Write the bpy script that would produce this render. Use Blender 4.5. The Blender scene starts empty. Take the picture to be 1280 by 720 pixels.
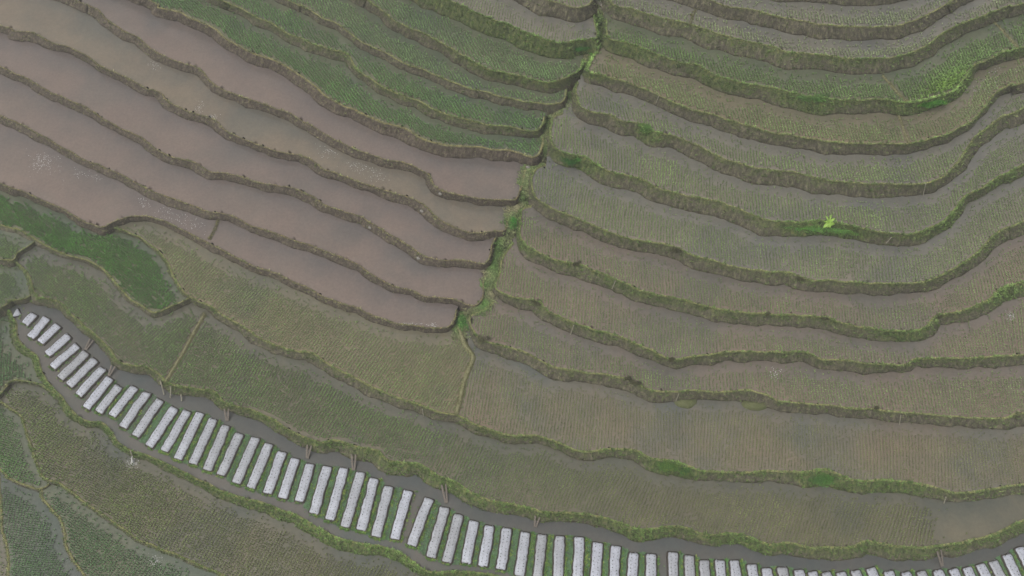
import bpy, math, random
import numpy as np
from mathutils import Vector, Euler, noise as mnoise
random.seed(7); rng = np.random.default_rng(7)
sc = bpy.context.scene
# ------------------------------------------------------------------ camera
F_PX = 1065.0                       # focal length in photograph pixels (1280 wide)
TILT = math.radians(28)             # off nadir
DIST = 82.0
cam_d = bpy.data.cameras.new('camera'); cam = bpy.data.objects.new('camera', cam_d)
sc.collection.objects.link(cam); sc.camera = cam
cam_d.sensor_width = 36; cam_d.lens = 36*F_PX/1280; cam_d.clip_end = 3000; cam_d.clip_start = 0.5
CAM = Vector((0, -DIST*math.sin(TILT), 4+DIST*math.cos(TILT)))
cam.location = CAM; cam.rotation_euler = (TILT, 0, 0)
ct, st = math.cos(TILT), math.sin(TILT)
# ------------------------------------------------------------------ light
SUN_EL, SUN_AZ = 62, 235
w = bpy.data.worlds.new('World'); sc.world = w; w.use_nodes = True
nt = w.node_tree; nt.nodes.clear()
sky = nt.nodes.new('ShaderNodeTexSky'); sky.sky_type = 'NISHITA'; sky.sun_disc = False
sky.sun_elevation = math.radians(SUN_EL); sky.sun_rotation = math.radians(SUN_AZ)
sky.air_density = 1.5; sky.dust_density = 5; sky.ozone_density = 1
hs = nt.nodes.new('ShaderNodeHueSaturation'); hs.inputs['Saturation'].default_value = 0.14
bg = nt.nodes.new('ShaderNodeBackground'); bg.inputs[1].default_value = 0.13
wo = nt.nodes.new('ShaderNodeOutputWorld')
nt.links.new(sky.outputs[0], hs.inputs['Color']); nt.links.new(hs.outputs[0], bg.inputs[0]); nt.links.new(bg.outputs[0], wo.inputs[0])
sd = bpy.data.lights.new('sun', 'SUN'); sd.energy = 1.1; sd.angle = math.radians(25); sd.color = (1, .96, .9)
so = bpy.data.objects.new('sun', sd); sc.collection.objects.link(so)
so.rotation_euler = Euler((math.radians(90-SUN_EL), 0, math.radians(180-SUN_AZ)))
sc.view_settings.view_transform = 'Standard'; sc.view_settings.look = 'None'
sc.view_settings.exposure = 0.13; sc.view_settings.gamma = 1
# ------------------------------------------------------------------ helpers
COL = sc.collection
def unproj(x, y, z):
    """photograph pixels -> world XY on the level plane z"""
    x = np.asarray(x, float); y = np.asarray(y, float); z = np.asarray(z, float)
    cx = (x-640)/F_PX; cy = -(y-360)/F_PX
    dy = cy*ct + st; dz = cy*st - ct
    s = (z-CAM.z)/dz
    return np.stack([CAM.x+cx*s, CAM.y+dy*s, z+0*s], -1)
def proj(p):
    p = np.asarray(p, float); v = p-np.array(CAM)
    X = v[..., 0]; Y = v[..., 1]*ct+v[..., 2]*st; Z = v[..., 1]*st-v[..., 2]*ct
    return np.stack([640+F_PX*X/Z, 360-F_PX*Y/Z], -1)
def tag(o, label=None, cat=None, group=None, kind=None):
    if label: o['label'] = label
    if cat: o['category'] = cat
    if group: o['group'] = group
    if kind: o['kind'] = kind
    return o
def empty(name, loc, rz=0):
    o = bpy.data.objects.new(name, None); COL.objects.link(o); o.location = loc; o.rotation_euler = (0, 0, rz)
    o.empty_display_size = .2
    return o
def meshobj(name, V, F, mat, parent=None, smooth=False, cols=None, attrs=None, loc=None):
    """V (n,3); F list of faces, or an (m,k) int array; cols (n,3) point colours"""
    V = np.asarray(V, dtype=np.float32)
    me = bpy.data.meshes.new(name)
    if isinstance(F, np.ndarray):
        m, k = F.shape
        me.vertices.add(len(V)); me.vertices.foreach_set('co', V.ravel())
        me.loops.add(m*k); me.loops.foreach_set('vertex_index', F.astype(np.int32).ravel())
        me.polygons.add(m); me.polygons.foreach_set('loop_start', np.arange(0, m*k, k, dtype=np.int32))
        me.polygons.foreach_set('loop_total', np.full(m, k, dtype=np.int32))
        me.update(calc_edges=True)
    else:
        me.from_pydata([tuple(map(float, v)) for v in V], [], [tuple(int(i) for i in f) for f in F]); me.update()
    if smooth: me.polygons.foreach_set('use_smooth', np.ones(len(me.polygons), dtype=bool))
    if cols is not None:
        a = me.color_attributes.new('tint', 'FLOAT_COLOR', 'POINT')
        c4 = np.concatenate([cols, np.ones((len(cols), 1))], 1).astype(np.float32); a.data.foreach_set('color', c4.ravel())
    for k_, v_ in (attrs or {}).items():
        a = me.attributes.new(k_, 'FLOAT', 'POINT'); a.data.foreach_set('value', np.asarray(v_, dtype=np.float32))
    me.materials.append(mat)
    o = bpy.data.objects.new(name, me); COL.objects.link(o)
    if parent: o.parent = parent
    if loc is not None: o.location = loc
    return o
def lin(c):
    c = [v/255 for v in c]
    return tuple(v/12.92 if v <= .04045 else ((v+.055)/1.055)**2.4 for v in c)
def N(t, typ, **kw):
    n = t.nodes.new(typ)
    for k, v in kw.items(): setattr(n, k, v)
    return n
def basemat(name, rough=.8, spec=.3):
    m = bpy.data.materials.new(name); m.use_nodes = True; t = m.node_tree
    b = t.nodes['Principled BSDF']; b.inputs['Roughness'].default_value = rough
    b.inputs['Specular IOR Level'].default_value = spec
    return m, t, b
def noise_n(t, scale, detail=4, rough=.6, vec=None):
    n = N(t, 'ShaderNodeTexNoise'); n.inputs['Scale'].default_value = scale
    n.inputs['Detail'].default_value = detail; n.inputs['Roughness'].default_value = rough
    if vec: t.links.new(vec, n.inputs['Vector'])
    return n.outputs['Fac']
def ramp(t, fac, stops):
    r = N(t, 'ShaderNodeValToRGB'); e = r.color_ramp.elements
    while len(e) > 1: e.remove(e[-1])
    e[0].position = stops[0][0]; e[0].color = (*stops[0][1], 1)
    for p, c in stops[1:]:
        q = e.new(p); q.color = (*c, 1)
    t.links.new(fac, r.inputs[0]); return r.outputs[0]
def mix(t, fac, a, b, mode='MIX'):
    n = N(t, 'ShaderNodeMix', data_type='RGBA', blend_type=mode)
    for s, v in ((n.inputs[0], fac), (n.inputs[6], a), (n.inputs[7], b)):
        if hasattr(v, 'is_linked'): t.links.new(v, s)
        elif isinstance(v, (int, float)): s.default_value = v
        else: s.default_value = (*v, 1)
    return n.outputs[2]
def bump(t, b, fac, strength, dist=.1):
    n = N(t, 'ShaderNodeBump'); n.inputs['Strength'].default_value = strength; n.inputs['Distance'].default_value = dist
    t.links.new(fac, n.inputs['Height']); t.links.new(n.outputs[0], b.inputs['Normal'])
def mud_water(name, c1, c2, c3, rough=.16):
    """shallow muddy water: mud colours drifting in broad patches, fine silt mottling, a soft sheen"""
    m, t, b = basemat(name, rough, .5)
    g = N(t, 'ShaderNodeNewGeometry').outputs['Position']
    a = ramp(t, noise_n(t, .09, 5, .6, g), [(.36, c1), (.5, c2), (.64, c3)])
    a = mix(t, .3, a, ramp(t, noise_n(t, .3, 6, .7, g), [(.3, (.7, .7, .72)), (.7, (1.25, 1.25, 1.2))]), 'MULTIPLY')
    refl = N(t, 'ShaderNodeAttribute'); refl.attribute_name = 'bank_refl'      # reflection of bank and sky painted in: greyer, darker near the bank above
    sm = N(t, 'ShaderNodeMath', operation='MULTIPLY_ADD'); t.links.new(noise_n(t, .35, 4, .6, g), sm.inputs[0]); sm.inputs[1].default_value = .5; t.links.new(refl.outputs['Fac'], sm.inputs[2])
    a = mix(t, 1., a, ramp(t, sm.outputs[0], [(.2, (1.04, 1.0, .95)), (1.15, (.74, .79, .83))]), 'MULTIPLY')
    a = mix(t, .3, a, ramp(t, noise_n(t, 3.5, 5, .8, g), [(.35, (.6, .6, .6)), (.65, (1.35, 1.35, 1.35))]), 'MULTIPLY')
    t.links.new(a, b.inputs['Base Color'])
    rr = N(t, 'ShaderNodeMapRange'); rr.inputs[3].default_value = rough*.3; rr.inputs[4].default_value = rough*2.2
    t.links.new(noise_n(t, .25, 4, .6, g), rr.inputs[0]); t.links.new(rr.outputs[0], b.inputs['Roughness'])
    bump(t, b, noise_n(t, 5, 3, .6, g), .05, .05)
    return m
def tint_mat(name, rough=.7, var=.35, scale=1.5, trans=0):
    m, t, b = basemat(name, rough, .25)
    a = N(t, 'ShaderNodeAttribute'); a.attribute_name = 'tint'
    g = N(t, 'ShaderNodeNewGeometry').outputs['Position']
    c = mix(t, var, a.outputs['Color'], ramp(t, noise_n(t, scale, 4, .6, g), [(.3, (.5, .5, .45)), (.7, (1.5, 1.5, 1.3))]), 'MULTIPLY')
    t.links.new(c, b.inputs['Base Color'])
    return m
M = {}
M['leaf'] = tint_mat('leaf', .65, .4, .6)
M['grass'] = tint_mat('grass_blade', .75, .4, 1.2)
def bank_mat(name, dry, soil, green):
    m, t, b = basemat(name, .9, .15)
    g = N(t, 'ShaderNodeNewGeometry').outputs['Position']
    h = N(t, 'ShaderNodeAttribute'); h.attribute_name = 'drop'
    gr = N(t, 'ShaderNodeAttribute'); gr.attribute_name = 'green'
    al = N(t, 'ShaderNodeAttribute'); al.attribute_name = 'along'
    cb = N(t, 'ShaderNodeCombineXYZ'); t.links.new(al.outputs['Fac'], cb.inputs[0]); t.links.new(h.outputs['Fac'], cb.inputs[1])
    mp = N(t, 'ShaderNodeMapping'); mp.inputs['Scale'].default_value = (1, .55, 1); t.links.new(cb.outputs[0], mp.inputs[0])
    v = mp.outputs[0]     # rain-washed streaks run down the face
    s = ramp(t, noise_n(t, 3.2, 8, .85, v), [(.34, tuple(x*.32 for x in soil)), (.5, soil), (.64, tuple(x*1.75 for x in dry))])
    # grass cover: patchy, thins out down the bank
    ad = N(t, 'ShaderNodeMath', operation='ADD'); t.links.new(noise_n(t, 1.3, 6, .7, g), ad.inputs[0]); t.links.new(gr.outputs['Fac'], ad.inputs[1])
    sb = N(t, 'ShaderNodeMath', operation='MULTIPLY_ADD'); t.links.new(h.outputs['Fac'], sb.inputs[0]); sb.inputs[1].default_value = -.35; t.links.new(ad.outputs[0], sb.inputs[2])
    fac = N(t, 'ShaderNodeMapRange'); fac.inputs[1].default_value = .62; fac.inputs[2].default_value = .88; t.links.new(sb.outputs[0], fac.inputs[0])
    gcol = ramp(t, noise_n(t, 3.5, 5, .75, v), [(.36, tuple(x*.4 for x in green)), (.5, green), (.66, (green[0]*2.2, green[1]*1.8, green[2]*1.6))])
    c = mix(t, fac.outputs[0], s, gcol)
    # trodden strip of short straw-coloured turf along the rim
    rm = N(t, 'ShaderNodeAttribute'); rm.attribute_name = 'rim'
    e = N(t, 'ShaderNodeMapRange'); e.inputs[1].default_value = .11; e.inputs[2].default_value = .0; t.links.new(h.outputs['Fac'], e.inputs[0])
    nn = N(t, 'ShaderNodeMapRange'); nn.inputs[1].default_value = .2; nn.inputs[2].default_value = .45; t.links.new(noise_n(t, 1.6, 5, .7, g), nn.inputs[0])
    em = N(t, 'ShaderNodeMath', operation='MULTIPLY'); t.links.new(e.outputs[0], em.inputs[0]); t.links.new(rm.outputs['Fac'], em.inputs[1])
    e2 = N(t, 'ShaderNodeMath', operation='MULTIPLY'); t.links.new(em.outputs[0], e2.inputs[0]); t.links.new(nn.outputs[0], e2.inputs[1])
    c = mix(t, e2.outputs[0], c, ramp(t, noise_n(t, 4, 4, .7, g), [(.3, (.25, .25, .11)), (.6, (.37, .355, .19))]))
    # waterlogged foot of the bank
    wet = N(t, 'ShaderNodeMapRange'); wet.inputs[1].default_value = .86; wet.inputs[2].default_value = .95; t.links.new(h.outputs['Fac'], wet.inputs[0])
    c = mix(t, wet.outputs[0], c, mix(t, 1.0, c, (.6, .58, .56), 'MULTIPLY'))
    t.links.new(c, b.inputs['Base Color'])
    bump(t, b, noise_n(t, 6, 6, .8, v), .9, .18)
    return m
M['bank'] = bank_mat('bank_earth_and_grass', (.18, .165, .105), (.135, .122, .09), (.108, .135, .058))
M['bank_brown'] = bank_mat('bank_dry_earth', (.165, .138, .10), (.118, .098, .078), (.115, .112, .06))
# ------------------------------------------------------------------ terrace survey
# each terrace: level z, its outer rim (photograph pixels x,y[,width of the bank below]) from left to right
S = {}
def field(name, z, rim, top, **kw):
    pts = []
    for tok in rim.split():
        a = [float(v) for v in tok.split(',')]; pts.append(a)
    xy = np.array([p[:2] for p in pts]); s = np.concatenate([[0], np.cumsum(np.hypot(*np.diff(xy, axis=0).T))])
    ks = [(s[i], p[2]) for i, p in enumerate(pts) if len(p) > 2]
    t = np.interp(s, [k[0] for k in ks], [k[1] for k in ks])
    S[name] = dict(name=name, z=z, xy=xy, t=t, top=top, **kw)
def inframe(p): return 2 < p[0] < 1278 and 2 < p[1] < 718
# colours of the mud water
PINK = [(117, 106, 99), (121, 108, 101), (113, 104, 98)]
BROWN = [(122, 112, 100), (127, 114, 102), (114, 107, 97)]
OLIVE = [(119, 112, 92), (125, 116, 95), (111, 107, 90)]
GREY = [(121, 116, 106), (126, 120, 108), (114, 111, 104)]
SILT = [(118, 109, 95), (123, 112, 98), (112, 106, 95)]
GREEN = [(102, 106, 84), (109, 110, 88), (96, 103, 84)]
DUSK = [(102, 101, 86), (110, 105, 89), (96, 96, 85)]
field('R00', 16.0, '830,-46,18 950,-18 1020,-11 1060,-8 1100,-8 1130,-13 1160,-25 1220,-60,16', None, wat=GREY, rice=.8, ang=0, g=.15)
field('R0', 14.7, '756,-34,18 850,-12 885,0 910,10,17 935,12 960,19 990,25 1020,31 1060,34,19 1110,34 1135,29 1160,19 1185,5,14 1192,0', 'R00', wat=GREY, rice=.9, ang=2, tone='pale', g=.1)
field('R1', 13.3, '757,-20,10 760,-6 767,7,18 790,12 815,20,21 840,26 865,32 890,41 922,50,22 960,58 985,66 1022,69 1060,74,21 1100,74 1130,69 1155,60 1172,47,16 1200,31 1230,20 1260,9 1280,5,15', 'R0', wat=GREY, rice=.95, ang=3, tone='pale', g=.28)
field('R2', 11.8, '757,25,5 758,40,8 760,50,16 780,54 802,61,21 827,71 852,79,18 870,82 890,94,20 915,102 940,107 960,110 997,119,21 1047,126 1097,125 1135,129,18 1172,122 1192,114,12 1205,100 1217,84,10 1235,75 1255,65 1280,59,14', 'R1', wat=GREEN, rice=1.0, ang=4, tone='mid', g=.3)
field('R3', 10.3, '745,66,4 738,78,5 735,90,10 752,95,14 775,101,17 800,110 820,119 845,130,14 865,139 885,142 910,151,17 940,159 960,166 990,170 1022,176 1050,179,17 1090,181 1135,180,13 1172,172 1197,162,9 1217,150,6 1232,132 1247,115 1265,106,9 1280,104,12', 'R2', wat=OLIVE, rice=.85, ang=3, g=.22)
field('R4', 8.9, '722,104,4 719,112,5 720,120,6 726,134,12 740,141,17 760,144 777,152 800,156,20 820,166 845,172,18 865,180 880,187 900,197,20 922,205 960,213,21 990,216 1015,222 1060,229 1110,231,19 1155,230 1180,221,13 1195,205 1210,185,14 1220,171 1235,160 1255,145 1280,135,19', 'R3', wat=GREY, rice=.8, ang=2, g=.25)
field('R5', 7.3, '703,142,4 691,147,5 688,162,5 689,176,8 700,190,15 730,197,20 745,207 765,216,18 785,220 805,226,20 825,237 852,244 880,249 910,257,19 930,265 947,272 960,276,21 995,279 1030,277 1067,284 1100,291 1135,294,17 1160,287 1180,277,13 1195,260 1205,247,11 1225,237 1247,222 1280,206,13', 'R4', wat=GREY, rice=.75, ang=-3, g=.3)
field('R6', 5.7, '682,206,4 671,211,5 664,225,5 666,241,7 675,252,13 690,261,16 710,270 735,280 760,290 790,300 820,304 847,311 865,320 890,326 915,334 960,340,17 985,341 1010,350 1042,352 1085,355 1135,355,15 1165,350 1185,340,13 1210,325 1227,312 1245,292 1260,285 1280,277,17', 'R5', wat=GREY, rice=.65, ang=-4, g=.3)
field('R7', 4.2, '664,258,4 652,262,5 650,280,5 650,297,8 665,312,15 685,322 705,329 725,331,18 745,340 770,350,16 790,359 800,364 830,371 860,377 885,384 915,390,17 960,393 997,395 1030,397 1050,404 1080,410,16 1110,414 1145,414,15 1160,406 1172,395,14 1200,390 1220,382 1237,375 1247,364 1262,357 1280,352,20', 'R6', wat=BROWN, rice=.6, ang=-2, g=.35)
field('R8', 2.8, '641,304,4 628,322,4 624,340,4 620,352,5 620,362,8 638,371,13 655,375 674,378,17 685,390 710,401 740,412 760,417 785,426,15 810,437 830,447,12 845,450 865,446 890,444,14 915,440 960,441,14 1005,441 1025,449 1060,452 1085,455,14 1120,457,11 1135,455 1147,449 1185,449,13 1230,447 1280,444,16', 'R7', wat=BROWN, rice=.55, ang=-5, g=.33)
field('R9', 1.4, '616,378,4 605,388,4 588,395,5 588,408,6 600,424,12 618,430,14 635,435 653,440 680,454 697,460,16 725,465 755,469 780,474,16 795,480 815,489,15 840,490 865,489 910,491,13 935,488,17 960,495 975,502,15 1010,505 1060,510,14 1090,512 1125,516 1160,519 1197,522 1235,524,14 1260,522 1272,516 1285,516,20', 'R8', wat=BROWN, rice=.6, ang=-4, g=.25)
field('L0', 13.1, '560,-62,20 640,-22 665,-9 682,0 700,5,22 715,10 727,10 737,6,14 742,-5,5 743,-20,5', None, wat=GREY, rice=.6, ang=10, g=.1)
field('L1', 11.3, '557,0,22 580,8 590,15 615,25 640,33 660,43,21 677,49 700,55,22 722,52 740,50,22 747,46,6 747,38,4 744,28,4 742,15,4', 'L0', wat=GREY, rice=.35, ang=-10, g=.62)
field('L2', 9.5, '440,-10,12 460,2 482,18 495,28 532,44,14 570,65 607,86 640,94,14 665,100 682,104 702,100,12 720,92,8 727,84,4 728,76,4', 'L1', wat=GREEN, rice=1.0, ang=20, tone='grass', g=.3)
field('L3', 8.1, '357,0,9 377,8 405,24 422,31 437,42 455,55,9 482,67 507,81 532,89 557,100,11 582,110 607,116 640,125,11 665,129 682,131 702,129,8 707,122,4 708,112,4', 'L2', wat=GREEN, rice=.95, ang=25, tone='grass', g=.2)
field('L4', 7.1, '275,0,7 285,5 300,11 320,22,11 335,27 357,41 382,51,13 407,61 427,65,13 437,71 442,82,9 452,92 480,110 507,122,12 527,129 552,142 582,150,13 607,156 640,160,13 652,164 665,165 674,162,7 679,155,4 681,146,4', 'L3', wat=GREEN, rice=1.05, ang=28, tone='deep', g=.38)
field('L5', 6.0, '185,0,13 197,10 225,16 240,25 267,36,14 282,49 320,69,14 340,75 365,89 385,102,15 407,120 427,131 447,140 470,151,15 502,160 527,174 550,181,17 570,184 590,184 615,187,17 640,190,15 658,196,12 668,197,6 675,192,4 678,183,4 679,172,4', 'L4', wat=GREEN, rice=1.1, ang=32, tone='deep', g=.12, brown=1)
field('L6', 4.6, '92,0,13 110,7 125,15 132,24 155,39,12 175,50 192,64 212,74 232,81 250,87,11 262,102 282,114 300,121,11 320,128 352,139 370,147,11 395,162 427,180 452,190,12 480,200 505,204 527,214 537,220,10 541,231 552,239,10 577,245 607,250,10 632,251 645,250,8 650,240,5 654,225,4 658,208,4', 'L5', wat=PINK, rice=0, ang=0, g=.12, brown=1)
field('L7', 3.6, '0,33,10 17,40,14 37,41,14 55,49 70,56,10 87,60 107,70 122,81 150,94,9 170,105 185,112 200,116,11 210,127 225,136 250,145 270,152,12 282,164 320,181,9 345,190 382,197,12 402,211 425,219 450,229,10 475,237 500,245 520,251,13 535,262 550,276 570,286 590,292,12 615,290 628,290,10 634,284,4 635,270,4 640,258,4', 'L6', wat=SILT, rice=0, ang=0, g=.15, brown=1)
field('L8', 2.6, '0,84,11 17,92 37,101 62,116 87,126,10 107,135 130,150 150,160 175,172,10 192,185 212,196 242,204,13 262,215 292,220,10 320,228 345,232 370,237,12 390,247 412,260 445,269,12 465,281 490,296 510,307,12 525,319 545,325 582,327,11 605,331,8 612,322,4 615,308,4 620,297,4', 'L7', wat=PINK, rice=0, ang=0, g=.12, brown=1)
field('L9', 1.65, '0,144,11 25,156 45,166 60,175 85,189 107,201,10 130,210 155,221 180,235 205,246,12 237,256 262,266 287,269 307,280,10 320,285 340,291 370,302,11 395,310 420,320 445,331,10 470,347 485,356 500,361,9 515,364 530,371 550,373 570,376 582,381,8 592,383 600,379,5 605,368,4 604,355,4 606,343,4', 'L8', wat=PINK, rice=0, ang=0, g=.1, brown=1)
field('L10', .8, '0,230,10 25,239 50,250 75,261 100,275,8 117,282 130,284,5 145,277,6 162,272,7 185,271,7 205,277 225,287,9 250,299 270,310 295,322 320,335,9 345,342 370,355 387,362 405,372 427,380,10 447,386 465,395 485,402 500,406,9 520,409 545,411,8 560,410,6 568,402,4 571,388,4', 'L9', wat=PINK, rice=0, ang=0, g=.14, brown=1)
field('M', 0, '140,285,3 145,286,4 170,295 185,305 200,317 212,335,5 222,355 235,371,5 260,382,8 280,396 310,412,11 320,421 340,430 370,440 390,442,13 415,459 440,471 465,484 495,497,13 525,507 550,516 570,519,12',
      [(576,411),(582,430),(590,445),(586,462),(580,477),(575,500),(570,519)], topf=['L10'], topx=(138, 580), wat=OLIVE, rice=.7, ang=-28, g=.28)
field('N', 0, '570,519,12 595,531 615,539 640,546,12 665,545 685,549 705,557 725,565,12 750,564 775,562 795,565,14 817,574,18 840,576,22 865,585,16 875,590,12 905,591 935,592 960,589,15 1005,591 1030,587,22 1045,592 1070,601,17 1110,601 1150,606,17 1175,612,14 1195,617 1222,615,12 1280,606,12', 'R9',
      left=[(588,405),(582,420),(589,445),(586,462),(580,477),(575,500)], wat=BROWN, rice=.6, ang=-8, g=.35, wat2=1)
field('G1', -.5, '0,281,7 20,286 37,295 47,302 70,314,6 92,322 112,327 130,339 145,355 150,360,5 162,374 180,385 192,391,7 207,387 225,379,6 236,374,4', [(235,371),(222,355),(212,335),(200,317),(185,305),(170,295),(145,286)], topf2=['L10'], topx2=(-400,131), wat=GREEN, rice=1.25, ang=-35, tone='vivid', g=.3)
field('G2', -.8, '0,325,5 10,327 20,324,4 22,317 35,309,3 46,301,3', 'G1', topx=(-400,47), wat=GREEN, rice=1.0, ang=-30, tone='mid', g=.3)
field('G3', -1.2, '33,308,3 22,318 20,327,4 30,337 37,350 42,365,6 47,371,12 60,374 77,380,11 87,392,9 105,407 120,420 135,435,8 147,452 162,457,10 185,460,12 200,470 206,476,11', [(207,477),(230,440),(245,410),(254,395)], topf2=['G1'], topx2=(44,240), wat=DUSK, rice=.9, ang=-38, tone='mid', g=.4)
field('P', -1.2, '206,476,11 212,480 225,484 250,487,13 267,490 282,504 300,510,11 320,515 340,525 365,540,12 385,549 402,554 420,551,17 445,559 470,564,18 485,576 505,579 525,581,18 545,594 570,604 590,617,16 615,627 640,631,15 665,636 680,641 720,642,13 750,647 775,654 795,662,16 815,662 835,659 855,660 885,670,15 910,667 930,670 960,681,15 985,679 1005,684 1040,685,18 1067,684 1082,677 1110,682 1150,685,18 1180,682 1210,677 1247,667,16 1280,651,16',
      'MN', wat=DUSK, rice=.8, ang=-25, tone='mid', g=.45)
field('G4', -1.7, '0,386,7 10,377 25,375,6 36,372,4 43,366,3', [(42,362),(37,350),(30,337),(20,327),(10,327),(0,325),(-100,330)], wat=GREEN, rice=.95, ang=-20, tone='mid', g=.3)
field('Q', -2.4, '12,389,6 15,396,7 19,402,9 21,422 32,437,10 45,445 50,462,9 62,482 77,497,9 90,515 107,527,9 127,529 137,539,8 147,554 165,564,7 185,571 210,582,9 235,594 260,606,10 282,617 320,627,13 345,636 370,645,14 395,659 420,672 445,679,14 475,684 495,690,13 512,700 527,712,11 545,716 570,715 595,717 620,721,12 660,730 720,737 800,742 900,745 1050,748 1200,745 1300,728 1450,675,12', 'P4', wat=[(88, 89, 84), (95, 92, 87), (84, 90, 87)], rice=0, ang=0, g=.62)
field('G5', -2.9, '0,494,3 7,482 20,476,4 50,481,4 62,489,3', [(62,482),(50,462),(45,445),(32,437),(21,422),(19,402),(12,389),(-100,386)], wat=GREEN, rice=1.0, ang=15, tone='teal', g=.3)
field('S', -3.3, '0,502,4 15,512 27,521 31,535 40,562,4 47,582 54,596 62,602,4 77,606 92,617 110,632 130,645,5 155,662 175,676 200,686,5 237,701 262,712 282,721 330,740 420,770 560,805 800,850 1200,880,5', 'Q5', wat=[(98, 98, 80), (112, 106, 88), (92, 94, 82)], rice=.95, ang=-25, tone='olive', g=.35)
field('G6', -3.8, '0,587,4 7,596 25,604 40,610 52,612 62,606,4', [(62,602),(54,596),(47,582),(40,562),(31,535),(27,521),(15,512),(0,502),(-100,470)], wat=GREEN, rice=1.0, ang=-15, tone='deep', g=.2)
field('T1', -3.9, '53,610,3 51,617,4 54,625 65,637 77,652 82,670 82,680,5 90,697 102,715 117,735 150,775 190,840,4', [(560,805),(420,770),(330,740),(282,721),(262,712),(237,701),(200,686),(175,676),(155,662),(130,645),(110,632),(92,617),(77,606),(62,602)][::1], wat=GREEN, rice=.9, ang=-30, tone='teal', g=.25)
field('T2', -4.3, '0,622,4 2,640 3,665 10,690,4 10,720 6,790,4', [(190,840),(150,775),(117,735),(102,715),(90,697),(82,680),(82,670),(77,652),(65,637),(54,625),(51,615),(40,610),(25,604),(7,596),(0,587),(-100,560)], wat=[(88, 96, 84), (98, 102, 88), (90, 94, 90)], rice=.8, ang=-5, tone='teal', g=.2)
field('T3', -4.7, '-400,900,4 100,900,4', [(100,850),(30,800),(10,720),(10,690),(3,665),(2,640),(0,622),(-100,590),(-400,560)], wat=OLIVE, rice=.8, ang=-15, tone='olive', g=.2)
def catmull(xy, t, step=4.):
    n = len(xy); out = []; to = []
    for i in range(n-1):
        p0 = xy[max(i-1, 0)]; p1 = xy[i]; p2 = xy[i+1]; p3 = xy[min(i+2, n-1)]
        k = max(1, int(np.hypot(*(p2-p1))/step))
        for j in range(k):
            u = j/k
            out.append(.5*((2*p1)+(-p0+p2)*u+(2*p0-5*p1+4*p2-p3)*u*u+(-p0+3*p1-3*p2+p3)*u**3)); to.append(t[i]*(1-u)+t[i+1]*u)
    out.append(xy[-1]); to.append(t[-1])
    return np.array(out), np.array(to)
EXT = 170
for f in S.values():
    xy, t = f['xy'], f['t']
    if f['name'] not in ('T3',):
        if not inframe(xy[0]) and f['name'] not in ('R1',) or f['name'] == 'R0':
            if f['name'][0] != 'R':
                d = xy[0]-xy[2]; d /= np.hypot(*d); xy = np.vstack([xy[0]+d*EXT, xy]); t = np.concatenate([[t[0]], t])
        if not inframe(xy[-1]) and f['name'] not in ('L0', 'M', 'Q', 'S', 'T1', 'T2'):
            d = xy[-1]-xy[-3]; d /= np.hypot(*d); xy = np.vstack([xy, xy[-1]+d*EXT]); t = np.concatenate([t, [t[-1]]])
    f['kxy'] = xy
    c, tt = catmull(xy, t)
    # small natural wander of the hand-dug rim
    s = np.arange(len(c))*4.
    sd_ = hash(f['name']) % 1 + (sum(map(ord, f['name'])) % 97)*13.7
    wob = np.array([mnoise.noise(Vector((v/16., sd_, 0)))*1.3+mnoise.noise(Vector((v/6., sd_, 5)))*.6 for v in s])
    d = np.gradient(c, axis=0); d /= np.maximum(np.hypot(*d.T), 1e-6)[:, None]
    for _ in range(3): d = (np.vstack([d[:1], d[:-1]])+d*2+np.vstack([d[1:], d[-1:]]))/4; 
    d /= np.maximum(np.hypot(*d.T), 1e-6)[:, None]
    nrm = np.stack([-d[:, 1], d[:, 0]], -1)
    amp = np.ones(len(c)); amp[:3] = 0; amp[-3:] = 0
    f['c'] = c+nrm*(wob*amp)[:, None]; f['n'] = nrm
    f['t'] = tt*(1+.16*np.array([mnoise.noise(Vector((v/25., sd_, 9))) for v in s])) + 0
def clip(name, x0, x1):
    c = S[name]['c']; return c[(c[:, 0] >= x0) & (c[:, 0] <= x1)]
for f in S.values():
    tp = f['top']; nm = f['name']
    if tp is None: up = f['c']+np.array([0, -150.]); top = up
    elif nm == 'M': top = np.vstack([clip('L10', 142, 9999), f['top']]);
    elif nm == 'N': top = np.vstack([np.array(f['left'][::-1]), S['R9']['c'][8:]])
    elif nm == 'P': top = np.vstack([np.array([(207, 477), (230, 440), (245, 410), (254, 395), (236, 374)]), clip('M', 240, 9999), S['N']['c']])
    elif nm == 'Q': top = np.vstack([np.array([(-60, 392.), (-60, 384)]), clip('G4', -60, 42), S['G3']['c'][(S['G3']['c'][:, 1] > 368)], S['P']['c']])
    elif nm == 'S': top = np.vstack([clip('G5', -999, 60), S['Q']['c'][S['Q']['c'][:, 0] > 62.5]]) if False else np.vstack([clip('G5', -999, 55), S['Q']['c'][S['Q']['c'][:, 1] > 484]])
    elif nm in ('G1', 'G3'):
        tpp = np.array(f['top'], float); tt2 = clip(f['topf2'][0], *f['topx2'])
        top = np.vstack([tt2, tpp[::-1]])
    elif isinstance(tp, list):
        tpp = np.array(tp, float); top = tpp[::-1] if np.hypot(*(tpp[0]-f['c'][0])) > np.hypot(*(tpp[-1]-f['c'][0])) else tpp
    else: top = clip(tp, *f['topx']) if 'topx' in f else S[tp]['c']
    f['poly'] = np.vstack([f['c'], top[::-1]])
    f['foot'] = f['c']+f['n']*f['t'][:, None]
    f['fpoly'] = np.vstack([f['foot'], top[::-1]])
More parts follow.
